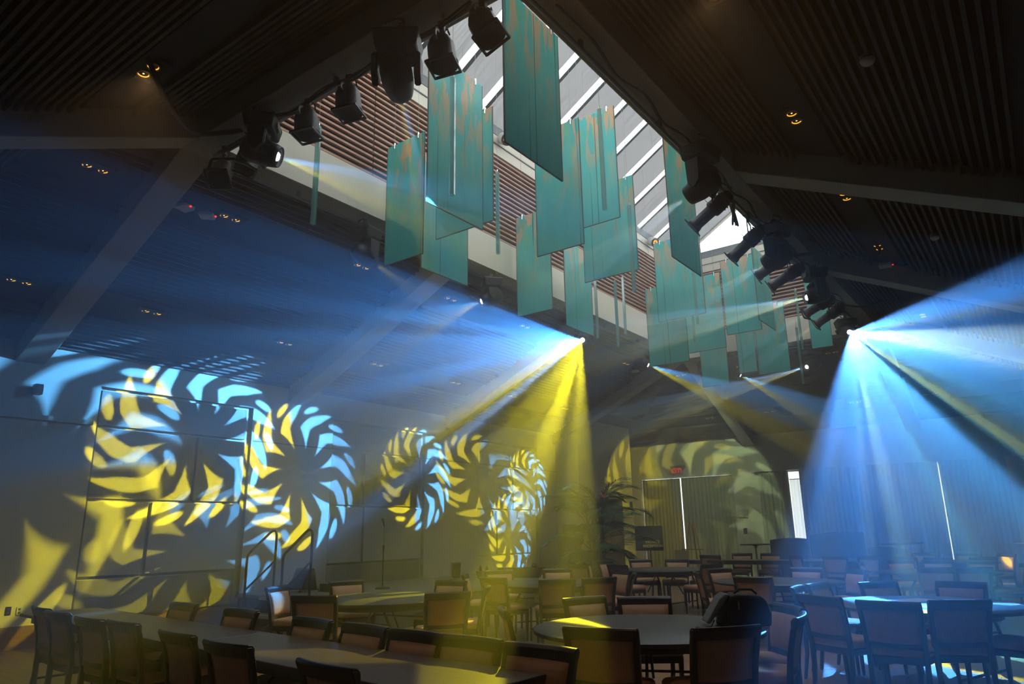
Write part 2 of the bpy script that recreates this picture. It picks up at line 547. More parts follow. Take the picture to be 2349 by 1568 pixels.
# ---- sloped ceilings: dark backing + slats + slot boards
RAFT = [(8.72, 9.16), (13.5, 13.94)]
def slope_pt(side, s, t, dz=0.0):
    z = ZC - SL*s + dz
    if side == 'left': return Vector((BX0 - s, t, z))
    if side == 'right': return Vector((BX1 + s, t, z))
    if side == 'near': return Vector((t, BY0 - s, z))
    return Vector((t, BY1 + s, z))
BANDS = [(0.80, 1.30), (2.95, 3.45)]
ang = math.atan(SL)
slat_me = MB().box(-0.5, 0.5, -0.016, 0.016, 0.0, 0.075).mesh('slat', 'slat_wood')
CEIL = {}
LBL = {'left': 'dark slatted ceiling slope over the panelled side wall', 'right': 'dark slatted ceiling slope on the window side',
       'near': 'dark slatted ceiling slope above the photographer', 'far': 'dark slatted ceiling slope falling to the end wall'}
for side in ('left', 'right', 'near', 'far'):
    t0, t1 = (BY0, BY1) if side in ('left', 'right') else (BX0, BX1)
    e = empty('ceiling_'+side)
    struct(e, LBL[side])
    CEIL[side] = e
    SM = SMAX + 0.35
    mb = MB()
    H = 0.105
    a = [slope_pt(side, -0.2, t0+0.2, H), slope_pt(side, -0.2, t1-0.2, H), slope_pt(side, SM, t1+SM, H), slope_pt(side, SM, t0-SM, H)]
    b = [p + Vector((0, 0, 0.12)) for p in a]
    mb.hexa(a+b)
    mb.build('backing', 'ceiling_dark', e)
    # slot boards
    for (s0, s1) in BANDS:
        mb = MB()
        a = [slope_pt(side, s0, t0-s0, 0.07), slope_pt(side, s0, t1+s0, 0.07), slope_pt(side, s1, t1+s1, 0.07), slope_pt(side, s1, t0-s1, 0.07)]
        mb.hexa(a + [p + Vector((0, 0, 0.03)) for p in a])
        mb.build('slot_board', 'slot_board', e)
    # slats, bay by bay
    s = 0.05
    while s < SMAX - 0.03:
        if not any(p-0.02 < s < q+0.02 for p, q in BANDS):
            if side in ('left', 'right'):
                segs = [(t0-s, BY0), (WY0, RAFT[0][0]), (RAFT[0][1], RAFT[1][0]), (RAFT[1][1], WY1), (BY1, t1+s)]
            else:
                segs = [(t0-s, BX0), (WX0, WX1), (BX1, t1+s)]
            if side == 'right': segs = segs[1:] if s < 3.0 else []
            if side == 'near': segs = segs[:2]
            for (p, q) in segs:
                if q - p < 0.06: continue
                o = link('slat', slat_me, e)
                o.location = slope_pt(side, s, (p+q)/2)
                if side in ('left', 'right'):
                    sg = 1 if side == 'right' else -1
                    o.rotation_euler = (0, 0, rad(90))
                    o.scale = (q-p-0.02, 1, 1)
                else:
                    o.scale = (q-p-0.02, 1, 1)
        s += 0.09

# ---- ring beam and rafters
def beam(name, label, mb):
    return struct(mb.build(name, 'beam_paint', None, 0.008, 1), label)
ZT = 6.60
beam('trim_beam_near', 'painted beam carrying the near row of stage lights', MB().box(BX0, BX1, BY0, WY0, ZB, ZT))
beam('trim_beam_far', 'painted beam closing the far end of the light well', MB().box(BX0, BX1, WY1, BY1, ZB, ZT))
beam('trim_beam_left', 'painted long beam of the light well on the stage side', MB().box(BX0, WX0, WY0, WY1, ZB, ZT))
beam('trim_beam_right', 'painted long beam of the light well carrying a crowded row of stage lights', MB().box(WX1, BX1, WY0, WY1, ZB, ZT))
def rafter(side, c0, c1, label):
    D0, D1 = -0.28, 0.2
    p = []
    for dz in (D0, D1):
        p += [slope_pt(side, -0.02, c0, dz), slope_pt(side, SMAX+0.02, c0, dz), slope_pt(side, SMAX+0.02, c1, dz), slope_pt(side, -0.02, c1, dz)]
    beam('trim_rafter', label, MB().hexa(p))
num = ['first', 'second', 'third', 'fourth']
for k, (a, b) in enumerate([(BY0, WY0), RAFT[0], RAFT[1], (WY1, BY1)]):
    rafter('left', a, b, 'painted sloping rafter running down to the panelled wall, %s from the near end' % num[k])
    if k: rafter('right', a, b, 'painted sloping rafter on the window side slope, %s from the near end' % num[k])
rafter('near', BX0, WX0, 'painted sloping rafter coming towards the camera at the left edge')
rafter('near', WX1, BX1, 'painted sloping rafter overhead behind the near light bar')
rafter('far', BX0, WX0, 'painted sloping rafter falling to the end wall beside the exit')
rafter('far', WX1, BX1, 'painted sloping rafter falling to the end wall over the booths')

# ---- light well walls
wsl_me = MB().box(-0.5, 0.5, -0.022, 0.022, -0.017, 0.017).mesh('well_slat', 'well_slat_wood')
def well_wall(name, label, a, b, inward, slats):
    e = empty(name); struct(e, label)
    a, b = Vector(a), Vector(b)
    d = (b-a); Ln = d.length; d.normalize(); n = Vector(inward)
    def slab(z0, z1, off0, off1, mname, part):
        p = []
        for z in (z0, z1):
            for (o_, q) in ((off0, a), (off0, b), (off1, b), (off1, a)):
                v = q + n*o_; p.append((v.x, v.y, z))
        MB().hexa(p).build(part, mname, e)
    slab(ZB+0.004, 6.78, -0.12, 0.012, 'cream_paint', 'lower_fascia')
    slab(6.78, 8.55, -0.16, -0.08, 'ceiling_dark' if slats else 'cream_paint', 'slat_backing')
    slab(8.55, 8.97, -0.12, 0.0, 'cream_paint', 'upper_fascia')
    slab(8.76, 8.78, 0.0, 0.02, 'sill_grey', 'cable_rail')
    slab(8.97, 9.16, -0.2, 0.015, 'sill_grey', 'sill')
    if slats:
        npc = max(1, round(Ln/2.37))
        for i in range(18):
            z = 6.83 + i*0.0985
            for j in range(npc):
                u0, u1 = Ln*j/npc + 0.012, Ln*(j+1)/npc - 0.012
                o = link('well_slat', wsl_me, e)
                c = a + d*((u0+u1)/2) + n*(-0.045)
                o.location = (c.x, c.y, z)
                o.rotation_euler = (0, 0, math.atan2(d.y, d.x))
                o.scale = (u1-u0, 1, 1)
well_wall('wall_well_left', 'light well wall with brown slats between cream bands on the stage side', (WX0, WY0, 0), (WX0, WY1, 0), (1, 0, 0), True)
well_wall('wall_well_far', 'slatted light well end wall below the white gable window', (WX0, WY1, 0), (WX1, WY1, 0), (0, -1, 0), True)
well_wall('wall_well_right', 'light well wall above the crowded light bar', (WX1, WY1, 0), (WX1, WY0, 0), (-1, 0, 0), False)
well_wall('wall_well_near', 'light well wall above the near light bar', (WX1, WY0, 0), (WX0, WY0, 0), (0, 1, 0), False)

# ---- gabled skylight: shades, frosted strips, glazing bars, gable glass
RZ0, RX, RZ1 = 9.14, (WX0+WX1)/2, 10.5
sky = empty('window_skylight')
struct(sky, 'gabled skylight with grey roller shades and bright glass strips')
NB = 15
pit = (WY1-WY0)/NB
for sgn, xb in ((1, WX0), (-1, WX1)):
    def sp(u, y, dz=0.0):
        return (xb + (RX-xb)*u, y, RZ0 + (RZ1-RZ0)*u + dz)
    for k in range(NB):
        y0 = WY0 + k*pit
        # shade: drawn on stage side; rolled up on unseen slope to brighten the well
        u0_ = -0.02 if sgn > 0 else 0.88
        MB().add([sp(u0_, y0+0.24), sp(1, y0+0.24), sp(1, y0+pit), sp(u0_, y0+pit)], [(0, 1, 2, 3)]).build('roller_shade', 'shade_weave', sky)
        # dark glazing bar
        MB().hexa([sp(-0.02, y0+0.15), sp(1, y0+0.15), sp(1, y0+0.24), sp(-0.02, y0+0.24), sp(-0.02, y0+0.15, 0.09), sp(1, y0+0.15, 0.09), sp(1, y0+0.24, 0.09), sp(-0.02, y0+0.24, 0.09)]).build('glazing_bar', 'dark_gap', sky)
        # half round frosted strip
        st = MB()
        V = []
        nseg = 6
        for u in (-0.02, 1):
            for i in range(nseg+1):
                a_ = math.pi*i/nseg
                V.append(sp(u, y0+0.075-0.075*math.cos(a_), -0.05*math.sin(a_)))
        st.add(V, [(i, i+1, nseg+1+i+1, nseg+1+i) for i in range(nseg)], True)
        st.build('glass_strip', 'frosted_glass', sky)
for yy, th in ((WY0, -0.2), (WY1, 0.2)):
    MB().add([(WX0, yy+th*0.4, RZ0-0.1), (WX1, yy+th*0.4, RZ0-0.1), (RX, yy+th*0.4, RZ1)], [(0, 1, 2)]).build('gable_glass', 'clear_glass', sky)
MB().bar((RX, WY0, RZ1-0.02), (RX, WY1, RZ1-0.02), 0.16, 0.14).build('ridge_bar', 'cream_paint', sky)
for yy in (WY0, WY1):
    g_ = MB()
    for xb in (WX0, WX1):
        g_.bar((xb, yy, RZ0+0.02), (RX, yy, RZ1), 0.06, 0.1, (0, 1, 0))
    g_.build('gable_frame', 'cream_paint', sky)

# ---- roof deck over everything outside the well, so no daylight leaks in
roof = MB()
zr = 6.86
roof.box(XL-0.4, WX0-0.1, YN-0.4, YF+0.4, zr, zr+0.05)
roof.box(WX1+0.1, XR+0.4, YN-0.4, YF+0.4, zr, zr+0.05)
roof.box(WX0-0.15, WX1+0.15, YN-0.4, WY0-0.14, zr, zr+0.05)
roof.box(WX0-0.1, WX1+0.1, WY1+0.1, YF+0.4, zr, zr+0.05)
roof.box(XL-0.45, XL-0.3, YN-0.4, YF+0.4, 4.0, zr)
roof.box(XR+0.3, XR+0.45, YN-0.4, YF+0.4, 4.0, zr)
roof.box(XL-0.4, XR+0.4, YN-0.45, YN-0.3, 4.0, zr)
roof.box(XL-0.4, XR+0.4, YF+0.24, YF+0.45, 4.6, zr)
roof.box(WX0-0.3, WX0-0.14, WY0-0.3, WY1+0.3, zr, 9.13)
roof.box(WX1+0.14, WX1+0.3, WY0-0.3, WY1+0.3, zr, 9.13)
roof.box(WX0-0.3, WX1+0.3, WY0-0.3, WY0-0.14, zr, 9.13)
roof.box(WX0-0.3, WX1+0.3, WY1+0.14, WY1+0.3, zr, 9.13)
struct(roof.build('roof', 'ceiling_dark'), 'roof deck above the slatted ceiling')

# daylight enters through the skylight: portal for the sampler (gives off no light itself)
pl = bpy.data.lights.new('skylight_portal', 'AREA')
pl.shape = 'RECTANGLE'; pl.size = WX1-WX0; pl.size_y = WY1-WY0
pl.cycles.is_portal = True
po = bpy.data.objects.new('skylight_portal', pl)
po.location = ((WX0+WX1)/2, (WY0+WY1)/2, 9.13)
COL.objects.link(po)

# ================================================================== STAGE LIGHTING
YELLOW, BLUE, CYAN = (1.0, 0.86, 0.015), (0.20, 0.88, 2.0), (0.12, 0.62, 0.95)
def gobo_lamp(name, loc, target, watts, half_deg, rot=0.0, swirl=0.9, soft=0.05, N=11, colA=YELLOW, colB=BLUE, split=0.0, radius=0.02, parent=None, leak=0.025, blur=0.05, accent=None, thin=1.0, inner=0.32):
    """Spot lamp whose lens carries a pinwheel gobo and a half yellow, half blue colour glass."""
    ld = bpy.data.lights.new(name, 'SPOT')
    ld.energy = watts
    ld.spot_size = rad(half_deg*2)
    ld.spot_blend = 0.08
    ld.shadow_soft_size = radius
    ld.use_nodes = True
    nt = ld.node_tree
    em = nt.nodes['Emission']
    N_, L = nt.nodes.new, nt.links.new
    def val(x, sock):
        if isinstance(x, (int, float)): sock.default_value = x
        else: L(x, sock)
    def ma(op, a, b=0.0, c=0.0):
        n = N_('ShaderNodeMath'); n.operation = op
        val(a, n.inputs[0]); val(b, n.inputs[1])
        if op in ('SMOOTHSTEP',): val(c, n.inputs[2])
        return n.outputs[0]
    tc = N_('ShaderNodeTexCoord')
    sp = N_('ShaderNodeSeparateXYZ')
    L(tc.outputs['Normal'], sp.inputs[0])
    k = 1.0/math.tan(rad(half_deg))
    zi = ma('DIVIDE', k, ma('ABSOLUTE', sp.outputs['Z']))
    u = ma('MULTIPLY', sp.outputs['X'], zi)
    v = ma('MULTIPLY', sp.outputs['Y'], zi)
    r = ma('SQRT', ma('ADD', ma('MULTIPLY', u, u), ma('MULTIPLY', v, v)))
    a = ma('ADD', ma('ARCTAN2', v, u), rot)
    aw = ma('ADD', a, ma('ADD', ma('MULTIPLY', ma('ABSOLUTE', ma('SUBTRACT', r, 0.62)), swirl*0.95), ma('MULTIPLY', r, 0.45)))
    f = ma('SUBTRACT', ma('FRACT', ma('MULTIPLY', ma('ADD', aw, 20*math.pi), N/(2*math.pi))), 0.5)
    q = ma('ABSOLUTE', f)
    w1 = ma('MULTIPLY', ma('SUBTRACT', r, inner), 0.85)
    w2 = ma('MULTIPLY', ma('SUBTRACT', 1.0, r), 1.15)
    wd = ma('MULTIPLY', ma('MINIMUM', ma('MINIMUM', w1, w2), 0.255), thin)
    def sstep(x, lo, hi):
        n = N_('ShaderNodeMapRange'); n.interpolation_type = 'SMOOTHSTEP'
        val(x, n.inputs['Value'])
        n.inputs['From Min'].default_value = lo; n.inputs['From Max'].default_value = hi
        return n.outputs['Result']
    pet = sstep(ma('SUBTRACT', wd, q), -blur*0.5, blur)
    dx = ma('DIVIDE', ma('SUBTRACT', 0.5, q), 0.15)
    dy = ma('DIVIDE', ma('SUBTRACT', r, 0.9), 0.075)
    dot = sstep(ma('ADD', ma('MULTIPLY', dx, dx), ma('MULTIPLY', dy, dy)), 1.3, 0.7)
    n = dot.node; n.inputs['From Min'].default_value = 1.3; n.inputs['From Max'].default_value = 0.7
    msk = ma('MAXIMUM', ma('MAXIMUM', pet, dot), leak)
    cs = ma('ADD', ma('MULTIPLY', u, math.cos(split)), ma('MULTIPLY', v, math.sin(split)))
    t = sstep(cs, -0.06, 0.06)
    mx = N_('ShaderNodeMix'); mx.data_type = 'RGBA'
    L(t, mx.inputs['Factor'])
    mx.inputs['A'].default_value = (*colA, 1); mx.inputs['B'].default_value = (*colB, 1)
    col = mx.outputs['Result']
    if accent:
        am = sstep(ma('SINE', ma('ADD', ma('MULTIPLY', a, accent[0]), accent[1])), accent[2], accent[2]+0.2)
        m2 = N_('ShaderNodeMix'); m2.data_type = 'RGBA'
        L(am, m2.inputs['Factor']); L(col, m2.inputs['A'])
        m2.inputs['B'].default_value = (*accent[3], 1)
        col = m2.outputs['Result']
    L(col, em.inputs['Color'])
    L(msk, em.inputs['Strength'])
    o = bpy.data.objects.new(name, ld)
    COL.objects.link(o)
    o.location = loc
    d = Vector(target) - Vector(loc)
    o.rotation_euler = d.to_track_quat('-Z', 'Y').to_euler()
    return o
LAMPS = [
 # name, lens position, aimed at, watts, half angle, gobo turn, colour split turn, edge softness, more
 ('S1', (-6.15, 4.1, 5.5), (0.8, 10.6, 2.4), 9000, 12, 0.3, 1.57, 0.05, {}),
 ('S2', (-7.7, 6.88, 5.5), (-9.9, 23.3, 2.5), 14000, 8, 1.9, -1.2, 0.10, dict(colB=(0.22, 0.25, 0.05), leak=0.03)),
 ('S3', (-7.7, 9.42, 5.52), (-12.2, 4.2, 2.5), 8500, 16, 0.2, 1.3, 0.16, dict(leak=0.03)),
 ('S4', (-7.7, 12.96, 5.54), (-5.05, 1.4, 0.0), 14000, 17.2, 1.2, 0.9, 0.04, dict(leak=0.015, N=10, thin=0.7, inner=0.15, colB=(0.13, 0.85, 2.6))),
 ('S5', (-7.7, 16.27, 5.56), (-0.2, 18.2, 1.6), 24000, 11, 0.6, 1.2, 0.05, dict(leak=0.2)),
 ('S6', (-6.18, 18.7, 5.47), (-0.2, 20.4, 1.5), 15000, 12, 0.9, 1.2, 0.05, dict(leak=0.2)),
 ('S7', (-4.52, 18.7, 5.46), (-12.2, 7.2, 1.25), 32000, 4.6, 0.1, 0.4, 0.05, {}),
 ('S8', (-2.95, 12.74, 5.44), (-12.2, 6.87, 3.25), 42000, 7.6, 0.0, 0.6, 0.04, dict(leak=0.03)),
 ('S9', (-2.95, 16.4, 5.6), (1.5, 7.6, 0.0), 21000, 20.8, 0.7, 0.8, 0.05, dict(colA=(0.22, 0.95, 1.2), colB=(0.11, 0.55, 1.7), leak=0.03, N=10, thin=0.7, inner=0.1, accent=(7.0, 2.4, 0.78, (0.8, 0.9, 0.12)))),
 ('H10', (-4.3, 4.1, 5.5), (-12.2, 15.0, 2.85), 34000, 5.2, 0.5, 0.0, 0.05, {}),
 ('H11', (-2.95, 7.6, 5.4), (-12.2, 9.14, 2.75), 22000, 8.5, 0.2, 0.3, 0.05, {}),
 ('H12', (-2.95, 10.5, 5.4), (-12.2, 12.5, 2.85), 22000, 7.0, 0.8, 0.0, 0.05, {}),
 ('S10', (-7.2, 18.7, 5.6), (-10.0, 23.0, 1.8), 2600, 32, 0.3, 0.3, 0.08, dict(leak=0.35, colB=(0.45, 0.62, 0.30))),
 ('P1', (-3.2, 14.0, 5.5), (-12.2, 17.1, 2.9), 17000, 5.6, 0.4, 0.0, 0.05, {}),
 ('P2', (-3.2, 14.8, 5.45), (-12.2, 16.25, 1.5), 17000, 6.0, 0.9, 0.2, 0.05, {}),
]

# ------------------------------------------------------------------ fixtures
PIPE_Z = 6.03
pipes = [('near', (-7.55, 4.1, PIPE_Z), (-3.0, 4.1, PIPE_Z), 'lighting pipe under the near beam of the light well'),
         ('right', (-2.95, 4.3, PIPE_Z), (-2.95, 18.4, PIPE_Z), 'lighting pipe under the long beam with the crowded lights'),
         ('left', (-7.7, 4.6, PIPE_Z), (-7.7, 18.3, PIPE_Z), 'lighting pipe under the long beam on the stage side'),
         ('far', (-7.5, 18.7, PIPE_Z), (-3.1, 18.7, PIPE_Z), 'lighting pipe under the far beam of the light well')]
for nme, a, b, lb in pipes:
    p = thing('lighting_pipe', lb, 'pipe', ((a[0]+b[0])/2, (a[1]+b[1])/2, PIPE_Z))
    av = Vector(a)-p.location; bv = Vector(b)-p.location
    MB().cyl(av, bv, 0.022, n=10).build('pipe', 'grey_metal', p)
    d = bv-av
    k = max(3, int(d.length/1.6))
    for i in range(k):
        c = av + d*((i+0.5)/k)
        MB().box(c.x-0.02, c.x+0.02, c.y-0.02, c.y+0.02, 0.02, ZB-PIPE_Z).build('hanger', 'grey_metal', p)

def clamp(mb, z=0.0):
    mb.box(-0.03, 0.03, -0.022, 0.022, z-0.07, z+0.035)
    mb.cyl((0, 0, z-0.11), (0, 0, z-0.05), 0.014, n=8)
    mb.cyl((0.03, 0, z), (0.075, 0, z), 0.01, n=6)

def moving_head(label, lens, target, lamp=None, on=True, group='moving head lights on the pipes'):
    """Inverted moving head: base under the pipe, yoke turned to the aim, head tilted to it."""
    lens, target = Vector(lens), Vector(target)
    d = (target-lens).normalized()
    piv = lens - d*0.24
    az = math.atan2(d.y, d.x)
    top = PIPE_Z
    t = thing('moving_head_light', label, 'stage light', (piv.x, piv.y, top), az, group)
    zp = piv.z - top
    b = MB(); clamp(b); b.build('clamp', 'black_metal', t)
    base = MB()
    base.hexa([(-0.15, -0.19, -0.25), (0.15, -0.19, -0.25), (0.15, 0.19, -0.25), (-0.15, 0.19, -0.25),
               (-0.18, -0.22, -0.08), (0.18, -0.22, -0.08), (0.18, 0.22, -0.08), (-0.18, 0.22, -0.08)])
    base.build('base', 'black_plastic', t, 0.025, 2)
    MB().box(0.181, 0.186, -0.08, 0.08, -0.2, -0.13).build('display', 'grey_metal', t)
    MB().cyl((0, 0, -0.29), (0, 0, -0.24), 0.1, n=16).build('pan_bearing', 'black_metal', t)
    MB().box(-0.09, 0.09, -0.215, 0.215, -0.335, -0.275).build('yoke', 'black_plastic', t, 0.015, 1)
    for s in (-1, 1):
        MB().prism([(-0.10, -0.29), (0.10, -0.29), (0.085, zp-0.02), (0.0, zp-0.11), (-0.085, zp-0.02)], s*0.165, s*0.225, 'xz').build('yoke_arm', 'black_plastic', t, 0.015, 1)
    # head along local aim direction
    dl = Vector((math.hypot(d.x, d.y), 0, d.z))
    o = Vector((0, 0, zp))
    hd = MB()
    hd.lathe([(0.0, -0.21), (0.07, -0.205), (0.125, -0.17), (0.148, -0.08), (0.148, 0.07), (0.13, 0.17), (0.115, 0.225), (0.105, 0.225), (0.1, 0.19)], 20, o, dl)
    head = hd.build('head', 'black_plastic', t)
    MB().lathe([(0.0, 0.192), (0.1, 0.19)], 20, o, dl).build('bezel', 'black_metal', head)
    ln = MB().lathe([(0.0, 0.215), (0.042, 0.21), (0.05, 0.195)], 16, o, dl)
    if on and lamp:
        ln.build('lens', 'lens_white', head)
        lo = gobo_lamp('lamp', (0, 0, 0), (1, 0, 0), *lamp[:2], **lamp[2])
        lo.parent = t
        lo.location = o + dl*0.255
        lo.rotation_euler = dl.to_track_quat('-Z', 'Y').to_euler()
    else:
        ln.build('lens', 'grey_metal', head)
    cb = MB()
    for k in range(3):
        r = 0.05+0.02*k
        cb.tube([(-0.1+0.02*k, 0.02*k-0.02 + r*math.cos(a), 0.03 + r*1.0*math.sin(a)*0.6) for a in [i*math.pi/6 for i in range(10)]], 0.007, 6)
    cb.build('cable_loop', 'black_plastic', t)
    return t

def par_can(label, loc, tilt, az, group='par cans on the near pipe'):
    t = thing('par_light', label, 'stage light', (loc[0], loc[1], PIPE_Z), az, group)
    b = MB(); clamp(b); b.build('clamp', 'black_metal', t)
    zp = loc[2]-PIPE_Z
    yk = MB()
    pts = [(0, -0.155, zp+0.0), (0, -0.155, -0.17), (0, -0.13, -0.125), (0, 0.13, -0.125), (0, 0.155, -0.17), (0, 0.155, zp)]
    for p, q in zip(pts[:-1], pts[1:]): yk.bar(p, q, 0.035, 0.008, (1, 0, 0))
    yk.build('yoke', 'black_metal', t)
    for s in (-1, 1):
        MB().cyl((0, s*0.15, zp), (0, s*0.19, zp), 0.02, n=8).build('knob', 'black_metal', t)
    d = Vector((math.sin(tilt), 0, -math.cos(tilt)))
    o = Vector((0, 0, zp))
    body = MB().lathe([(0.0, -0.19), (0.055, -0.185), (0.065, -0.14), (0.10, -0.10), (0.128, -0.03), (0.132, 0.15), (0.142, 0.155), (0.142, 0.175), (0.125, 0.178), (0.12, 0.06), (0.0, 0.03)], 18, o, d, True).build('body', 'black_metal', t)
    u = Vector((math.cos(tilt), 0, math.sin(tilt)))
    fr = MB()
    for s in (-1, 1):
        c = o + d*0.185
        fr.bar(c + u*(0.125*s) + Vector((0, -0.135, 0)), c + u*(0.125*s) + Vector((0, 0.135, 0)), 0.02, 0.02)
        fr.bar(c + u*-0.125 + Vector((0, 0.13*s, 0)), c + u*0.125 + Vector((0, 0.13*s, 0)), 0.02, 0.02)
    fr.build('gel_frame', 'black_metal', body)
    MB().tube([o - d*0.17, o - d*0.17 + Vector((0.06, 0.05, 0.08)), Vector((0.05, 0.08, -0.05)), Vector((0.02, 0.12, 0.02))], 0.008, 6).build('cable', 'black_plastic', t)
    return t

def profile_spot(label, loc, target, lamp=None, group='profile spotlights on the crowded pipe'):
    loc, target = Vector(loc), Vector(target)
    d = (target-loc).normalized()
    az = math.atan2(d.y, d.x)
    t = thing('profile_spotlight', label, 'stage light', (loc.x, loc.y, PIPE_Z), az, group)
    b = MB(); clamp(b); b.build('clamp', 'black_metal', t)
    zp = loc.z-PIPE_Z
    dl = Vector((math.hypot(d.x, d.y), 0, d.z))
    u = Vector((-dl.z, 0, dl.x))
    o = Vector((0, 0, zp))
    yk = MB()
    pts = [(0, -0.13, zp), (0, -0.13, -0.13), (0, 0.13, -0.13), (0, 0.13, zp)]
    for p, q in zip(pts[:-1], pts[1:]): yk.bar(p, q, 0.035, 0.01, (1, 0, 0))
    yk.build('yoke', 'black_metal', t)
    hs = MB().lathe([(0.0, -0.27), (0.06, -0.265), (0.085, -0.2), (0.105, -0.14), (0.115, -0.05), (0.115, 0.04), (0.095, 0.06)], 14, o, dl).build('lamp_housing', 'black_metal', t)
    fins = MB()
    for k in range(4):
        fins.lathe([(0.1, -0.20+0.04*k), (0.124, -0.198+0.04*k), (0.124, -0.19+0.04*k), (0.1, -0.188+0.04*k)], 14, o, dl)
    fins.build('cooling_fin', 'black_metal', hs)
    bt = MB().lathe([(0.095, 0.05), (0.085, 0.07), (0.082, 0.30), (0.095, 0.33), (0.098, 0.37), (0.08, 0.372), (0.075, 0.3)], 14, o, dl).build('lens_barrel', 'black_plastic', t)
    MB().lathe([(0.0, 0.345), (0.078, 0.34)], 14, o, dl).build('lens', 'lens_white' if lamp else 'grey_metal', bt)
    if lamp:
        lo = gobo_lamp('lamp', (0, 0, 0), (1, 0, 0), *lamp[:2], **lamp[2])
        lo.parent = t
        lo.location = o + dl*0.42
        lo.rotation_euler = dl.to_track_quat('-Z', 'Y').to_euler()
    fr = MB()
    c = o + dl*0.385
    Y = Vector((0, 1, 0))
    for s in (-1, 1):
        fr.bar(c + u*(0.1*s) - Y*0.108, c + u*(0.1*s) + Y*0.108, 0.035, 0.016, dl)
        fr.bar(c + Y*(0.1*s) - u*0.1, c + Y*(0.1*s) + u*0.1, 0.035, 0.016, dl)
    fr.build('gel_frame', 'black_metal', bt)
    sh = MB()
    for (sy, su) in ((1, 0), (-1, 0), (0, 1)):
        q = o + dl*0.02 + Y*(0.11*sy) + u*(0.11*su)
        sh.bar(q, q + Y*(0.07*sy) + u*(0.07*su), 0.02, 0.006)
    sh.build('shutter_handle', 'black_metal', t)
    MB().tube([o - dl*0.26, o - dl*0.3 + Vector((0, 0.05, 0.03)), Vector((-0.1, 0.1, -0.1)), Vector((-0.02, 0.08, 0.03))], 0.009, 6).build('cable', 'black_plastic', t)
    return t

# ---- near pipe: par cans and two moving heads
PARS = [(-7.33, 5.74, 0.55, -0.9, 'small par can at the wall end of the near pipe'),
        (-6.78, 5.74, 0.25, -2.0, 'par can tucked beside the lit moving head on the near pipe'),
        (-5.74, 5.80, 0.10, 0.4, 'par can just right of the lit moving head on the near pipe'),
        (-5.07, 5.80, 0.10, 0.4, 'par can hanging alone mid way along the near pipe'),
        (-3.79, 5.77, 0.12, 0.4, 'par can just right of the large dark moving head'),
        (-3.30, 5.80, 0.45, 0.2, 'tilted par can at the top end of the near pipe')]
for (x, z, tl, az, lb) in PARS:
    par_can('black ' + lb, (x, 4.1, z), tl, az)
L = {n: (l, t, (wts, ha, dict(rot=r_, split=s_, blur=b_, **kw))) for (n, l, t, wts, ha, r_, s_, b_, kw) in LAMPS}
HEADS = [('S1', 'black moving head throwing a thin beam from the near pipe'),
         ('H10', 'large dark moving head hanging in front of the slatted well wall'),
         ('S2', 'dim moving head on the stage side pipe, nearest the camera'),
         ('S3', 'moving head on the stage side pipe fanning beams to the side wall'),
         ('S4', 'moving head with the starburst lens and yellow and blue fan of beams'),
         ('S5', 'moving head at the far end of the stage side pipe'),
         ('S6', 'moving head on the far pipe nearer the stage side'),
         ('S7', 'moving head on the far pipe nearer the window side'),
         ('H11', 'large dark moving head, first on the crowded pipe'),
         ('H12', 'dark moving head behind the cable coil on the crowded pipe'),
         ('S8', 'moving head on the crowded pipe throwing yellow and blue beams sideways'),
         ('S10', 'dark moving head at the stage end of the far pipe'),
         ('S9', 'moving head ending the crowded pipe, with a huge blue fan of beams')]
for n, lb in HEADS:
    l, t, lamp = L[n]
    moving_head(lb, l, t, lamp)


# ---- crowded pipe: profile spotlights
for (y, z, tgt, lb) in [(8.55, 5.62, (-9.5, 7.6, 1.0), 'black profile spotlight nearest the camera, lens glinting blue and yellow'),
                        (9.95, 5.62, (-9.5, 9.2, 0.5), 'black profile spotlight in front of the white gable window'),
                        (11.25, 5.66, (-10.0, 10.6, 2.2), 'black profile spotlight, upper one of the middle pair'),
                        (11.95, 5.66, (-10.0, 11.3, 2.2), 'black profile spotlight, lower one of the middle pair'),
                        (14.05, 5.66, L['P1'][1], 'black profile spotlight, upper one of the far pair'),
                        (14.85, 5.66, L['P2'][1], 'black profile spotlight, lower one of the far pair')]:
    profile_spot(lb, (-2.95, y, z), tgt, {14.05: L['P1'][2], 14.85: L['P2'][2]}.get(y))

# ---- cables
def cable(label, pts, r=0.012, strands=1, name='cable', seg=6):
    # smooth polyline by Catmull-Rom
    P = [Vector(p) for p in pts]
    P = [P[0]*2-P[1]] + P + [P[-1]*2-P[-2]]
    out_ = []
    for i in range(1, len(P)-2):
        for k in range(seg):
            t = k/seg
            out_.append(0.5*((2*P[i]) + (P[i+1]-P[i-1])*t + (2*P[i-1]-5*P[i]+4*P[i+1]-P[i+2])*t*t + (3*P[i]-P[i-1]-3*P[i+1]+P[i+2])*t**3))
    out_.append(P[-2])
    e = thing(name, label, 'cable', out_[0])
    for s in range(strands):
        off = Vector((0.018*s, 0.018*(s % 2), -0.02*s))
        MB().tube([p - out_[0] + off*(1.0 if 0 < i < len(out_)-1 else 0.4) for i, p in enumerate(out_)], r, 6).build('strand', 'black_plastic', e)
    return e
cable('black cables draped along the near pipe', [(-7.4, 4.06, 6.0), (-6.9, 4.05, 5.98), (-6.4, 4.05, 6.07), (-5.9, 4.05, 5.97), (-5.4, 4.05, 6.04), (-4.9, 4.05, 5.97), (-4.4, 4.05, 6.06), (-3.9, 4.05, 5.99), (-3.4, 4.05, 6.06)], 0.012, 3)
cable('thick black cable loom dropping from the ceiling slot to the near pipe', [(-6.15, 2.55, 5.93), (-6.45, 2.95, 5.72), (-6.85, 3.45, 5.78), (-6.75, 3.95, 6.0)], 0.02, 2)
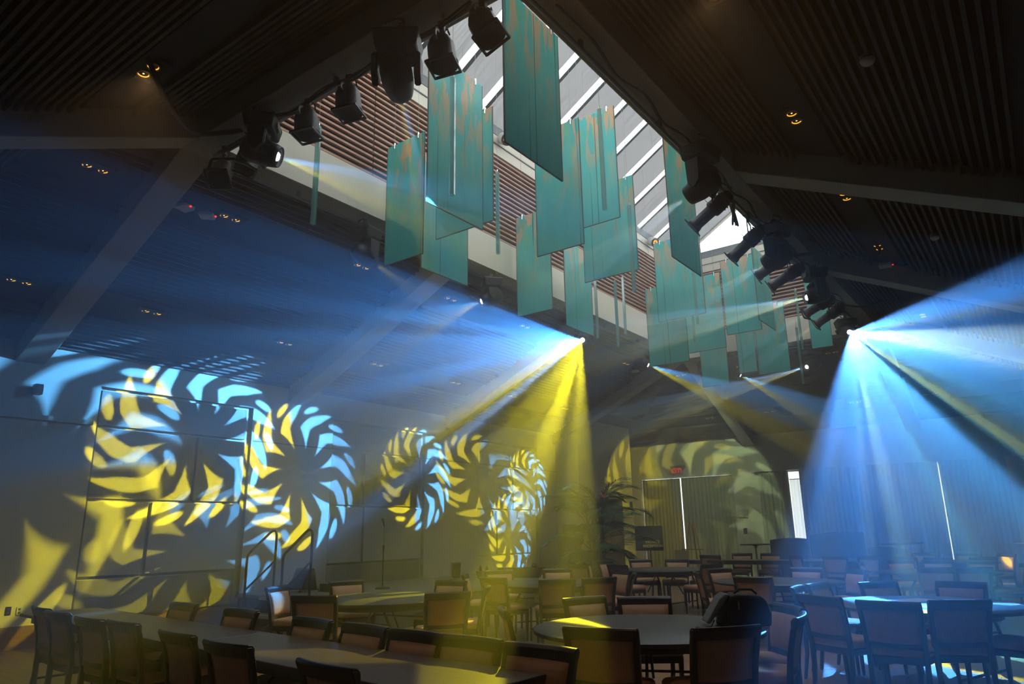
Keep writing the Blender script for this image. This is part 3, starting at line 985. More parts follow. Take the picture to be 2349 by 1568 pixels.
cable('black cables tied along the long beam above the crowded pipe', [(-2.85, 4.6, 6.1)] + [(-2.83 - 0.05*(i % 2), 5.2+0.55*i, 6.085 - 0.05*(i % 2)) for i in range(20)], 0.012, 2)
cable('black cable swooping from the crowded pipe to the ceiling slot', [(-2.9, 11.8, 5.95), (-2.5, 11.9, 5.93), (-2.2, 12.1, 6.0), (-1.9, 12.2, 5.82), (-1.62, 12.35, 5.85), (-1.62, 12.0, 5.93)], 0.02, 2)
cable('short black cable looping from the far end of the crowded pipe', [(-2.9, 15.4, 5.98), (-2.5, 15.6, 5.9), (-2.1, 15.8, 5.98), (-1.7, 16.0, 5.95)], 0.02, 1)
cable('black wire sagging along the stage side beam', [(-7.7, 9.9, 6.0), (-7.7, 10.4, 5.86), (-7.7, 11.0, 5.98), (-7.7, 11.6, 5.84), (-7.7, 12.4, 5.95), (-7.7, 13.4, 5.86), (-7.7, 14.4, 5.96), (-7.7, 15.6, 5.88), (-7.7, 16.2, 5.95)], 0.009, 2)
def coil(label, loc, R, n, az):
    t = thing('cable_coil', label, 'cable', loc, az)
    for k in range(n):
        rr = R*(0.75+0.3*random.random())
        tw = random.uniform(-0.35, 0.35)
        pts = []
        for i in range(19):
            a = 2*math.pi*i/18
            pts.append((rr*math.sin(a)*math.sin(tw)*0.8, rr*math.cos(a)*0.8, -rr + rr*math.sin(a)))
        MB().tube(pts, 0.011, 6).build('loop', 'black_plastic', t)
    return t
coil('coil of black cable hanging on the crowded pipe before the white gable', (-2.95, 9.3, 6.0), 0.2, 7, 0.3)
coil('coil of black cable on the stage side pipe', (-7.7, 9.75, 6.03), 0.15, 6, 0.0)
coil('small bundle of black cable near the dim moving head', (-7.7, 7.15, 6.0), 0.12, 5, 0.4)

# lamp spots inside the light well (white drum with an amber grille)
for (y, lb) in ((9.75, 'white drum lamp with amber grille on the well wall behind the front panels'), (16.2, 'white drum lamp with amber grille on the well wall further back')):
    t = thing('drum_lamp', lb, 'lamp', (WX0+0.02, y, 8.86))
    MB().cyl((0.0, 0, 0), (0.10, 0, 0), 0.03, n=8).build('bracket', 'white_plastic', t)
    ax = Vector((0.75, -0.35, -0.55)).normalized()
    o = Vector((0.16, 0, -0.02))
    b = MB().lathe([(0.0, -0.13), (0.10, -0.125), (0.12, -0.1), (0.12, 0.1), (0.105, 0.105), (0.1, 0.06)], 18, o, ax).build('drum', 'white_plastic', t)
    MB().lathe([(0.0, 0.07), (0.1, 0.068)], 16, o, ax).build('amber_face', 'amber', b)
    rg = MB().lathe([(0.078, 0.108), (0.12, 0.108), (0.12, 0.085), (0.078, 0.085)], 18, o, ax)
    s1 = ax.cross(Vector((0, 0, 1))).normalized(); s2 = s1.cross(ax)
    rg.bar(o+ax*0.1-s1*0.09, o+ax*0.1+s1*0.09, 0.012, 0.012); rg.bar(o+ax*0.1-s2*0.09, o+ax*0.1+s2*0.09, 0.012, 0.012)
    rg.build('grille', 'black_metal', b)

# ================================================================== HANGING ART GLASS
PAN = [
 ('Y', -3.72, 4.95, 5.99, 5.20, 7.05, 0, 'foremost teal art glass sheet hanging high at the centre'),
 ('X', 6.75, -7.33, -6.55, 5.32, 7.26, 1, 'dark teal and rust art glass sheet nearest the near pipe, left of the cluster'),
 ('Y', -5.30, 5.51, 6.55, 5.26, 7.38, 2, 'tall teal and orange art glass sheet behind the hanging par can'),
 ('X', 7.0, -6.53, -5.47, 5.61, 7.37, 3, 'teal art glass sheet half hidden behind the tall orange streaked one'),
 ('Y', -6.8, 6.97, 8.02, 5.24, 7.1, 4, 'lowest plain teal sheet of the left cluster, in front of the second rafter'),
 ('X', 8.0, -5.44, -4.65, 5.38, 7.37, 1, 'art glass sheet directly behind the foremost one'),
 ('X', 9.3, -5.55, -4.73, 6.28, 8.28, 0, 'bright turquoise art glass sheet with pale patches and a rod before it'),
 ('X', 10.4, -6.06, -5.00, 5.79, 7.57, 2, 'teal art glass sheet under the bright turquoise one'),
 ('X', 10.2, -7.42, -6.64, 5.37, 7.36, 3, 'teal art glass sheet with a green petal projected on its lower corner'),
 ('Y', -6.8, 10.89, 11.91, 5.25, 7.0, 4, 'teal art glass sheet just above the starburst light'),
 ('Y', -3.8, 9.02, 10.08, 5.29, 7.25, 1, 'art glass sheet hanging below the first moving head of the crowded pipe'),
 ('X', 13.3, -6.01, -4.98, 5.71, 7.48, 2, 'teal and copper art glass sheet with its top against the skylight shades'),
 ('X', 14.0, -6.61, -5.70, 4.96, 6.75, 0, 'low teal art glass sheet left of the sideways yellow beam'),
 ('X', 15.6, -6.44, -5.43, 5.53, 7.36, 3, 'teal sheet crossed by the sideways beams'),
 ('X', 15.0, -5.18, -4.41, 5.64, 7.38, 4, 'copper streaked sheet below the white gable window'),
 ('Y', -4.3, 14.5, 15.6, 5.72, 7.4, 0, 'teal sheet behind the pair of profile spotlights'),
 ('X', 17.6, -6.85, -6.14, 5.08, 6.82, 1, 'small far teal sheet beside the far beam'),
 ('X', 17.0, -5.18, -4.44, 5.07, 6.78, 2, 'far teal sheet behind the sideways yellow beam'),
 ('X', 17.5, -4.02, -3.55, 5.63, 7.35, 3, 'narrow far teal sheet beside the end of the crowded pipe'),
 ('X', 17.9, -5.95, -5.49, 5.37, 7.29, 4, 'narrow far teal sheet between two wider ones'),
]
def glaze_z(x):
    return RZ0 + (RZ1-RZ0)*(1-abs(x-RX)/(RX-WX0)) - 0.06
for (o_, k, lo, hi, z0, z1, mi, lb) in PAN:
    c = (lo+hi)/2
    loc = (k, c, z0) if o_ == 'Y' else (c, k, z0)
    t = thing('art_glass_sheet', lb, 'glass panel', loc, rad(90) if o_ == 'Y' else 0.0, 'hanging teal art glass sheets')
    w_, h_ = (hi-lo)/2, z1-z0
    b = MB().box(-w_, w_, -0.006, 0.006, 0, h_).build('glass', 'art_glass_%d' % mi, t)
    e = MB()
    for s in (-1, 1): e.box(s*w_-0.005, s*w_+0.005, -0.008, 0.008, 0, h_)
    e.box(-w_, w_, -0.008, 0.008, -0.006, 0.004)
    e.build('edge', 'dark_gap', t)
    for s in (-1, 1):
        x = s*(w_-0.14)
        wx = (k if o_ == 'Y' else c+x)
        zt = glaze_z(wx) - z0
        MB().cyl((x, 0, h_-0.06), (x, 0, h_+0.035), 0.016, n=8).build('clip', 'chrome', t)
        MB().cyl((x, 0, h_+0.03), (x, 0, max(zt, h_+0.3)), 0.0025, n=5, caps=False).build('wire', 'grey_metal', t)
RODS = [(-6.73, 5.0, 5.2, 6.56, 'crystal rod hanging before the slatted well wall, nearest the wall'),
        (-4.45, 5.0, 4.87, 6.27, 'crystal rod in front of the tall orange streaked sheet'),
        (-6.17, 8.0, 5.61, 7.0, 'crystal rod hanging free in the gap left of the foremost sheet'),
        (-3.76, 7.0, 5.25, 6.63, 'crystal rod in front of the bright turquoise sheet'),
        (-4.42, 9.0, 4.89, 6.27, 'crystal rod right of the bright turquoise sheet'),
        (-6.76, 12.0, 5.22, 6.57, 'crystal rod just right of the starburst light'),
        (-6.31, 12.0, 4.97, 6.32, 'clear crystal rod lit against the cream fascia'),
        (-6.75, 13.2, 5.55, 6.85, 'clear crystal rod, shorter looking one against the cream fascia'),
        (-4.2, 17.0, 4.73, 6.09, 'crystal rod low at the far end below the crowded pipe'),
        (-4.0, 16.5, 5.42, 6.85, 'crystal rod close to the far profile spotlights'),
        (-4.9, 12.6, 5.3, 6.7, 'crystal rod behind the sheet below the first moving head'),
        (-5.9, 14.9, 5.6, 6.95, 'crystal rod between the beam crossed sheets')]
for (x, y, z0, z1, lb) in RODS:
    t = thing('crystal_rod', lb, 'glass rod', (x, y, z0), rad(20), 'hanging crystal rods')
    MB().box(-0.028, 0.028, -0.028, 0.028, 0, z1-z0).build('rod', 'acrylic', t, 0.008, 1)
    MB().cyl((0, 0, z1-z0-0.02), (0, 0, z1-z0+0.04), 0.012, n=8).build('cap', 'chrome', t)
    MB().cyl((0, 0, z1-z0+0.03), (0, 0, glaze_z(x)-z0), 0.0025, n=5, caps=False).build('wire', 'grey_metal', t)

# ================================================================== CEILING DEVICES
def twin_downlight(side, s, tt, label, single=False, watts=0):
    p = slope_pt(side, s, tt, 0.0)
    t = thing('twin_downlight', label, 'downlight', p, rad(90) if side in ('left', 'right') else 0.0, 'twin downlights in the ceiling slots')
    MB().box(-0.22, 0.22, -0.13, 0.13, 0.055, 0.075).build('plate', 'slot_board', t)
    for s_ in ((-1, 1) if not single else (1,)):
        x = s_*0.095
        r = MB().lathe([(0.052, 0.045), (0.062, 0.04), (0.066, 0.055), (0.052, 0.06)], 16, (x, 0, 0)).build('trim_ring', 'brass', t)
        MB().lathe([(0.0, 0.07), (0.035, 0.066), (0.052, 0.048)], 14, (x, 0, 0)).build('reflector', 'amber', r)
        MB().lathe([(0.0, 0.052), (0.012, 0.056), (0.014, 0.066)], 10, (x, 0, 0)).build('bulb', 'amber_core', r)
    if watts:
        ld = bpy.data.lights.new('lamp', 'SPOT')
        ld.energy = watts; ld.color = (1.0, 0.55, 0.22); ld.spot_size = rad(110); ld.spot_blend = 0.6; ld.shadow_soft_size = 0.06
        lo = bpy.data.objects.new('lamp', ld); COL.objects.link(lo); lo.parent = t; lo.location = (0, 0, 0.03)
ordn = ['first', 'second', 'third', 'fourth', 'fifth', 'sixth', 'seventh']
for i, y in enumerate((3.31, 5.17, 7.68, 9.98, 12.5, 17.31)):
    twin_downlight('left', 1.03, y, 'twin amber downlight in the upper slot above the stage wall, %s from the near end' % ordn[i])
for i, y in enumerate((3.37, 5.23, 7.74, 10.05, 12.58, 14.88, 17.45)):
    twin_downlight('left', 3.17, y, 'twin amber downlight in the lower slot above the stage wall, %s from the near end' % ordn[i])
for i, y in enumerate((5.12, 7.6, 10.08, 12.43, 17.4)):
    twin_downlight('right', 1.06, y, 'twin amber downlight in the window side slot, %s from the near end' % ordn[i], False, 14 if i == 0 else 0)
for i, x in enumerate((-8.4, -6.54, -4.1, -2.19)):
    twin_downlight('far', 0.98, x, 'twin amber downlight in the upper slot of the end slope, %s from the stage side' % ordn[i])
for i, x in enumerate((-8.46, -6.55, -4.11, -2.22)):
    twin_downlight('far', 3.22, x, 'twin amber downlight in the lower slot of the end slope, %s from the stage side' % ordn[i])
twin_downlight('near', 1.13, -6.41, 'twin amber downlight in the slope over the camera, alone at upper left', False, 40)
twin_downlight('near', 1.13, -1.6, 'added twin amber downlight out of view overhead, warming the foreground chairs', False, 70)  # added out of view as warm fill for the foreground chairs
# small ceiling devices
def puck(side, s, tt, label):
    t = thing('smoke_detector', label, 'smoke detector', slope_pt(side, s, tt, 0.0))
    MB().lathe([(0.0, -0.055), (0.05, -0.052), (0.062, -0.03), (0.062, 0.03), (0.0, 0.03)], 16).build('housing', 'white_plastic', t)
    MB().lathe([(0.064, -0.02), (0.068, -0.015), (0.064, -0.008)], 16).build('ring', 'grey_metal', t)
puck('right', 2.02, 6.2, 'round smoke detector on the nearest window side bay')
puck('right', 1.95, 11.2, 'round smoke detector on the second window side bay')
def wifi_box(side, s, tt, label, az):
    t = thing('access_point', label, 'wireless box', slope_pt(side, s, tt, -0.02), az)
    MB().box(-0.1, 0.1, -0.1, 0.1, -0.03, 0.03).build('cover', 'white_plastic', t, 0.02, 2)
    MB().cyl((0, 0, 0.03), (0, 0, 0.1), 0.02, n=8).build('stem', 'grey_metal', t)
    MB().box(0.11, 0.13, -0.01, 0.01, -0.02, 0.0).build('status_light', 'red_led', t)
wifi_box('left', 1.05, 4.50, 'white square wireless box next to the first rafter', 0.2)
wifi_box('left', 1.05, 4.83, 'pale tilted wireless box beside the square one', 0.8)
wifi_box('left', 1.08, 17.95, 'small white wireless box by the far end of the stage side pipe', 0.6)
wifi_box('right', 1.0, 13.32, 'white square wireless box on the window side rafter', 0.1)
t = thing('wall_speaker', 'small pale wall speaker high beside the first rafter foot', 'speaker', (XL+0.01, 4.17, 3.70))
MB().box(0, 0.05, -0.02, 0.02, -0.01, 0.06).build('bracket', 'white_plastic', t)
MB().box(0.04, 0.17, -0.055, 0.055, -0.07, 0.09).build('cabinet', 'white_plastic', t, 0.012, 2)
MB().box(0.165, 0.173, -0.045, 0.045, -0.06, 0.08).build('grille', 'grey_metal', t)

# ================================================================== STAGE
SZ = 0.5
st = thing('stage_platform', 'low carpeted stage platform along the panelled wall behind the round tables', 'stage', (-10.55, 11.2, 0))
MB().box(-1.63, 1.63, -3.35, 3.4, SZ-0.06, SZ).build('deck', 'stage_carpet', st, 0.006, 1)
MB().box(1.58, 1.6, -3.3, 3.35, 0, SZ-0.06).build('skirt', 'booth_fabric', st)
MB().box(-1.6, 1.6, -3.3, -3.28, 0, SZ-0.06).build('skirt', 'booth_fabric', st)
MB().box(-1.6, 1.6, 3.33, 3.35, 0, SZ-0.06).build('skirt', 'booth_fabric', st)
for sx in (-1.45, 1.45):
    for sy in (-3.1, 0, 3.1):
        MB().box(sx-0.04, sx+0.04, sy-0.04, sy+0.04, 0, SZ-0.06).build('leg', 'black_metal', st)
ss = thing('stage_steps', 'two tread stage steps with pale nosings between the handrails', 'steps', (-10.7, 7.55, 0))
MB().box(-0.5, 0.5, -0.14, 0.16, 0.21, 0.25).build('tread', 'stage_carpet', ss)
MB().box(-0.5, 0.5, -0.165, -0.14, 0.205, 0.255).build('nosing', 'cream_paint', ss)
MB().box(-0.5, 0.5, 0.16, 0.27, SZ-0.045, SZ-0.005).build('tread', 'stage_carpet', ss)
MB().box(-0.5, 0.5, 0.135, 0.16, SZ-0.05, SZ).build('nosing', 'cream_paint', ss)
MB().box(-0.48, 0.48, 0.15, 0.17, 0.25, SZ-0.045).build('riser', 'booth_fabric', ss)
for s in (-0.46, 0.46):
    MB().bar((s, -0.5, 0.0), (s, 0.28, SZ-0.08), 0.04, 0.09).build('stringer', 'black_metal', ss)
for (x, lb) in ((-11.2, 'dark tubular handrail of the stage steps, the one against the wall'), (-10.2, 'dark tubular handrail of the stage steps, the one nearer the tables')):
    t = thing('handrail', lb, 'handrail', (x, 7.4, 0))
    def arc(c, r, a0, a1, n=6):
        return [(0, c[0]+r*math.cos(a0+(a1-a0)*i/n), c[1]+r*math.sin(a0+(a1-a0)*i/n)) for i in range(n+1)]
    pts = [(0, 0, 0.0), (0, 0, 1.14)] + [(0, 0.012, 1.19), (0, 0.035, 1.225)] + [(0, 0.43, 1.565)] + [(0, 0.47, 1.59), (0, 0.51, 1.595), (0, 0.545, 1.57), (0, 0.56, 1.52)] + [(0, 0.56, SZ if x > -99 else 0)]
    MB().tube(pts, 0.021, 10).build('rail', 'black_metal', t)
    MB().tube([(0, 0.0, 0.62), (0, 0.56, 1.08)], 0.017, 8).build('mid_rail', 'black_metal', t)
    MB().box(-0.05, 0.05, -0.05, 0.05, 0, 0.012).build('foot_plate', 'black_metal', t)
    MB().box(-0.05, 0.05, 0.51, 0.61, SZ, SZ+0.012).build('foot_plate', 'black_metal', t)
# microphone stand
t = thing('microphone_stand', 'slim black microphone stand alone on the stage', 'microphone stand', (-10.5, 9.89, SZ))
MB().lathe([(0.0, 0.0), (0.14, 0.0), (0.14, 0.015), (0.12, 0.03), (0.02, 0.045), (0.0, 0.045)], 20).build('base', 'black_metal', t)
MB().cyl((0, 0, 0.03), (0, 0, 0.72), 0.013, n=10).build('lower_tube', 'black_metal', t)
MB().cyl((0, 0, 0.70), (0, 0, 0.80), 0.02, n=10).build('clutch', 'black_plastic', t)
MB().cyl((0, 0, 0.78), (0, 0, 1.16), 0.009, n=8).build('upper_tube', 'chrome', t)
mc = MB().cyl((0, 0, 1.15), (0, -0.03, 1.25), 0.012, 0.02, n=10).build('microphone', 'black_plastic', t)
MB().lathe([(0.0, 0.045), (0.02, 0.04), (0.03, 0.02), (0.03, 0.0), (0.02, -0.015)], 12, (0, -0.035, 1.265), (0, -0.3, 1)).build('grille_ball', 'grey_metal', mc)
# stage monitor
t = thing('stage_monitor', 'black stage monitor with two rows of vents behind the handrail', 'speaker', (-11.35, 8.7, SZ), -0.15)
MB().hexa([(-0.26, -0.16, 0.05), (0.26, -0.16, 0.05), (0.26, 0.16, 0.05), (-0.26, 0.16, 0.05), (-0.25, -0.02, 0.42), (0.25, -0.02, 0.42), (0.25, 0.1, 0.42), (-0.25, 0.1, 0.42)]).build('cabinet', 'black_plastic', t, 0.02, 1)
for j_ in range(2):
    for i in range(5):
        MB().box(0.02+0.04*i, 0.045+0.04*i, -0.105+0.03*j_, -0.09+0.03*j_, 0.24+0.09*j_, 0.252+0.09*j_).build('vent', 'grey_metal', t)
for s in (-1, 1):
    MB().tube([(s*0.24, -0.2, 0.0), (s*0.24, -0.2, 0.04), (s*0.24, 0.18, 0.05), (s*0.24, 0.2, 0.0)], 0.012, 6).build('foot', 'black_metal', t)
t = thing('equipment_case', 'small dark equipment case on the stage beside the monitor', 'case', (-10.95, 9.0, SZ), 0.1)
MB().box(-0.16, 0.16, -0.11, 0.11, 0, 0.15).build('body', 'black_plastic', t, 0.012, 1)
MB().box(-0.162, 0.162, -0.112, 0.112, 0.095, 0.105).build('lid_seam', 'grey_metal', t)
# floor lamps on the stage
t = thing('flood_light', 'upright square flood light standing on the stage deck', 'stage light', (-10.85, 12.4, SZ), -0.7)
MB().tube([(-0.14, 0, 0.12), (-0.14, 0, 0.02), (0.14, 0, 0.02), (0.14, 0, 0.12)], 0.012, 6).build('yoke', 'black_metal', t)
MB().hexa([(-0.1, -0.08, 0.05), (0.1, -0.08, 0.05), (0.1, 0.08, 0.05), (-0.1, 0.08, 0.05), (-0.125, -0.1, 0.37), (0.125, -0.1, 0.37), (0.125, 0.1, 0.37), (-0.125, 0.1, 0.37)]).build('housing', 'black_metal', t, 0.01, 1)
fl_ = MB()
for k in range(5): fl_.box(-0.11, 0.11, -0.112, -0.1, 0.12+0.045*k, 0.135+0.045*k)
fl_.build('louvre', 'grey_metal', t)
t = thing('power_block', 'small pale power block beside the flood light', 'power block', (-10.7, 12.15, SZ), 0.4)
MB().box(-0.07, 0.07, -0.05, 0.05, 0, 0.045).build('case', 'grey_metal', t, 0.008, 1)
MB().tube([(0.07, 0, 0.02), (0.14, 0.04, 0.012), (0.2, -0.02, 0.012)], 0.008, 6).build('lead', 'black_plastic', t)
t = thing('white_tube', 'little white tube standing on the stage left of the flood light', 'tube', (-11.15, 12.1, SZ))
MB().lathe([(0.0, 0), (0.028, 0), (0.028, 0.12), (0.02, 0.13), (0.0, 0.13)], 12).build('body', 'white_plastic', t)
MB().lathe([(0.0295, 0.03), (0.0295, 0.05)], 12).build('band', 'grey_metal', t)
t = thing('bottle_basket', 'low basket holding two bottles on the stage', 'basket', (-10.55, 13.0, SZ), -0.5)
MB().hexa([(-0.12, -0.09, 0.0), (0.12, -0.09, 0.0), (0.12, 0.09, 0.0), (-0.12, 0.09, 0.0), (-0.16, -0.12, 0.16), (0.16, -0.12, 0.16), (0.16, 0.12, 0.16), (-0.16, 0.12, 0.16)]).build('basket', 'booth_fabric', t)
for x in (-0.06, 0.07):
    tb = thing('bottle', 'dark bottle in the stage basket, %s' % ('the nearer to the flood light' if x < 0 else 'the further from the flood light'), 'bottle', (-10.55+x, 13.0+x*0.5, SZ+0.165))
    MB().lathe([(0.0, 0), (0.033, 0), (0.033, 0.06), (0.013, 0.095), (0.013, 0.13), (0.0, 0.13)], 12).build('body', 'black_plastic', tb)
    MB().lathe([(0.015, 0.115), (0.015, 0.135), (0.0, 0.136)], 10).build('cap', 'brass', tb)
t = thing('planter_trough', 'long flared trough standing at the far end of the stage', 'planter', (-10.0, 13.7, SZ), 0.35)
MB().hexa([(-0.42, -0.1, 0.0), (0.42, -0.1, 0.0), (0.42, 0.1, 0.0), (-0.42, 0.1, 0.0), (-0.52, -0.15, 0.2), (0.52, -0.15, 0.2), (0.52, 0.15, 0.2), (-0.52, 0.15, 0.2)]).build('trough', 'booth_fabric', t, 0.008, 1)
MB().box(-0.53, 0.53, -0.16, 0.16, 0.195, 0.215).build('rim', 'black_metal', t)
t = thing('padlock', 'small lock shaped handle on top of the long trough', 'lock', (-9.72, 13.8, SZ+0.215), 0.35)
MB().box(-0.05, 0.05, -0.02, 0.02, 0, 0.035).build('body', 'black_metal', t)
MB().tube([(-0.035, 0, 0.03), (-0.035, 0, 0.075), (0, 0, 0.095), (0.035, 0, 0.075), (0.035, 0, 0.03)], 0.009, 6).build('shackle', 'black_metal', t)

# wall outlets
def plate(label, p, n, dark=False, name='wall_outlet', w_=0.036, h_=0.058):
    t = thing(name, label, 'outlet', p, math.atan2(n[1], n[0]))
    MB().box(0, 0.008, -w_, w_, -h_, h_).build('plate', 'black_plastic' if dark else 'white_plastic', t, 0.003, 1)
    for s in (-1, 1):
        MB().box(0.008, 0.011, -0.014, 0.014, s*0.024-0.014, s*0.024+0.014).build('socket', 'grey_metal', t)
plate('dark wall plate low at the left edge of the panelled wall', (XL+0.001, 4.28, 0.53), (1, 0), True)
plate('white wall outlet next to the dark wall plate', (XL+0.001, 4.42, 0.52), (1, 0))
plate('white wall outlet beside the stage steps', (XL+0.001, 8.23, 0.46+0.1), (1, 0))
plate('pale wall outlet above the deck at the far end of the stage', (XL+0.001, 17.85, 0.62), (1, 0))

# ================================================================== CLOSET BLOCK, PALM
d3 = empty('door_1'); struct(d3, 'dark wooden door in the closet block behind the palm')
MB().box(CX+0.002, CX+0.04, 19.9, 21.15, 0, 2.4).build('leaf', 'door_wood', d3)
MB().cyl((CX+0.04, 20.05, 1.0), (CX+0.1, 20.05, 1.0), 0.012, n=8).build('door_handle', 'chrome', d3)
for (y0, y1, z0, z1) in ((19.82, 19.9, 0, 2.48), (21.15, 21.23, 0, 2.48), (19.82, 21.23, 2.4, 2.48)):
    MB().box(CX+0.002, CX+0.03, y0, y1, z0, z1).build('door_frame', 'slot_board', d3)
t = thing('wall_lettering', 'brass wall letters partly hidden by the palm fronds', 'sign', (CX+0.002, 20.6, 3.0))
random.seed(5)
for k in range(9):
    y = -0.42+0.055*k
    if k in (4,): continue
    MB().box(0, 0.012, y, y+0.012, 0.18, 0.18+random.choice((0.05, 0.07, 0.09))).build('letter_stroke', 'brass', t)
for k in range(18):
    y = -0.75+0.085*k
    MB().box(0, 0.014, y, y+random.choice((0.014, 0.05)), -0.12, 0.02).build('letter_stroke', 'brass', t)
t = thing('red_exit_glow', 'red exit sign glimpsed through the palm', 'exit sign', (CX+0.01, 19.95, 2.58))
MB().box(0, 0.05, -0.17, 0.17, -0.1, 0.1).build('case', 'white_plastic', t)
for (y0, y1) in ((-0.15, -0.09), (-0.06, 0.0), (0.03, 0.05), (0.09, 0.15)):
    MB().box(0.05, 0.055, y0, y1, -0.07, 0.07).build('letter_stroke', 'exit_red', t)
plate('small dark control panel on the closet block edge', (CX+0.001, 21.9, 2.33), (1, 0), True, 'control_panel', 0.09, 0.1)
plate('small dark switch on the closet block edge', (CX+0.001, 21.85, 1.35), (1, 0), True, 'wall_switch', 0.05, 0.07)
t = thing('grey_cabinet', 'flat grey wall cabinet on the wall left of the palm', 'cabinet', (-11.95, 18.52, 0.85))
MB().box(-0.02, 0.42, 0.0, 0.09, 0.0, 0.85).build('body', 'sill_grey', t, 0.006, 1)
MB().box(0.02, 0.38, -0.012, 0.0, 0.03, 0.82).build('door', 'grey_metal', t)

random.seed(11)
pt = thing('potted_palm', 'tall feathery palm in a dark pot beside the closet block', 'plant', (-10.05, 17.2, 0))
pt.scale = (1.15, 1.15, 1.18)
MB().lathe([(0.0, 0), (0.26, 0), (0.33, 0.5), (0.34, 0.52), (0.30, 0.52), (0.29, 0.46), (0.0, 0.46)], 20).build('pot', 'pot', pt)
MB().lathe([(0.0, 0.47), (0.29, 0.465)], 16).build('soil', 'floor_gap', pt)
for k in range(5):
    a = k*1.257
    MB().tube([(0.1*math.cos(a), 0.1*math.sin(a), 0.45), (0.14*math.cos(a), 0.14*math.sin(a), 1.0), (0.2*math.cos(a), 0.2*math.sin(a), 1.55)], [0.022, 0.018, 0.012], 6).build('cane', 'leaf', pt)
for k in range(44):
    az = k*2.399 + random.uniform(-0.3, 0.3)
    tier = k % 4
    Ln = random.uniform(1.0, 1.5)
    el0 = rad((80, 66, 52, 34)[tier] + random.uniform(-8, 8))
    bend = random.uniform(0.9, 1.8)
    h0 = (1.5, 1.25, 0.95, 0.6)[tier] + random.uniform(-0.1, 0.1)
    ca = (k % 5)*1.257
    p = Vector((0.16*math.cos(ca), 0.16*math.sin(ca), h0))
    pts = [p.copy()]
    el = el0
    n = 14
    for i in range(n):
        el -= bend/n*(0.4+1.4*i/n)
        p = p + Vector((math.cos(az)*math.cos(el), math.sin(az)*math.cos(el), math.sin(el)))*(Ln/n)
        pts.append(p.copy())
    mb = MB()
    mb.tube(pts, [0.012*(1-0.8*i/n) for i in range(n+1)], 5)
    side = Vector((-math.sin(az), math.cos(az), 0))
    for i in range(3, n+1):
        for sub in (0, 0.5):
            if i == n and sub: continue
            q = pts[i] if not sub else (pts[i]+pts[min(i+1, n)])*0.5
            d = (pts[min(i+1, n)]-pts[i-1]).normalized()
            upv = side.cross(d)
            ll = 0.42*math.sin(math.pi*(0.18+0.75*(i+sub-3)/(n-2.5)))+0.06
            for s in (-1, 1):
                dr = (d*0.75 + side*s*0.8 - Vector((0, 0, 0.25+0.2*random.random()))*0.8).normalized()
                e1 = q + dr*ll*0.5 + upv*0.02
                e2 = q + dr*ll + Vector((0, 0, -0.1*ll))
                wv = upv.cross(dr)
                wv = (d*0.5+upv*0.5).normalized()*0.019
                mb.add([q, e1+wv, e2, e1-wv], [(0, 1, 2, 3)])
    mb.build('frond', 'leaf', pt)

# ================================================================== END WALL
def curtain(label, x0, x1, z0, z1, y, matn='curtain_fabric', pitch=0.13, amp=0.045, lean=0.0):
    t = thing('curtain', label, 'curtain', ((x0+x1)/2, y, z0))
    n = int((x1-x0)/pitch*6)
    V, F = [], []
    w_ = (x1-x0)/2
    rows = 6
    for r in range(rows+1):
        v = r/rows
        for i in range(n+1):
            u = i/n
            ph = 2*math.pi*(x1-x0)/pitch*u
            a = amp*(0.7+0.3*math.sin(u*17+v))
            V.append((-w_+2*w_*u + lean*(v-1)*(-1 if u > 0.5 else 0)*0 + 0.01*math.sin(ph*0.5), a*math.sin(ph + 0.6*math.sin(u*9)), (z1-z0)*v))
    for r in range(rows):
        for i in range(n):
            a = r*(n+1)+i
            F.append((a, a+1, a+n+2, a+n+1))
    MB().add(V, F, True).build('drape', matn, t)
    MB().cyl((-w_, 0, z1-z0+0.01), (w_, 0, z1-z0+0.01), 0.012, n=8).build('rod', 'grey_metal', t)
    return t
curtain('grey floor length curtain left of the bright gap under the exit sign', -11.56, -10.14, 0.03, 3.17, YF-0.10)
curtain('grey floor length curtain right of the bright gap under the exit sign', -10.10, -8.3, 0.03, 3.18, YF-0.10)
curtain('grey curtain at the left of the second window', -7.46, -6.52, 0.03, 3.24, YF-0.10)
curtain('glowing white sheer curtain strip between grey curtains', -6.52, -6.2, 0.03, 2.95, YF-0.06, 'sheer', 0.09, 0.02)
curtain('wide grey curtain behind the booths', -6.2, -2.445, 0.03, 3.24, YF-0.10)
curtain('narrow pale sheer strip in the pale curtain wall', -2.45, -2.41, 0.03, 3.2, YF-0.06, 'sheer', 0.05, 0.01)
curtain('pale curtain at the right end of the second window', -2.415, -0.85, 0.03, 3.24, YF-0.10)
# curtain header
struct(MB().box(-7.6, 1.2, YF-0.16, YF-0.02, 3.24, 3.34).build('trim_3', 'plaster'), 'pale header board over the second curtain run')
# exit sign
t = thing('exit_sign', 'red EXIT sign above the bright curtain gap', 'exit sign', (-10.2, YF-0.12, 3.42))
MB().box(-0.25, 0.25, -0.03, 0.12, 0.12, 0.2).build('canopy', 'grey_metal', t)
MB().box(-0.16, 0.16, -0.03, 0.03, -0.1, 0.12).build('case', 'sill_grey', t)
def text(body, size, loc, rot, mname, parent, name='lettering', extrude=0.004, align='CENTER'):
    c = bpy.data.curves.new(name, 'FONT')
    c.body = body; c.size = size; c.extrude = extrude
    c.align_x = align; c.align_y = 'CENTER'
    c.materials.append(MATS[mname])
    tmp = bpy.data.objects.new('tmp_text', c)
    COL.objects.link(tmp)
    bpy.context.view_layer.update()
    me = bpy.data.meshes.new_from_object(tmp.evaluated_get(bpy.context.evaluated_depsgraph_get()))
    bpy.data.objects.remove(tmp)
    o = link(name, me, parent)
    o.location = loc; o.rotation_euler = rot
    return o
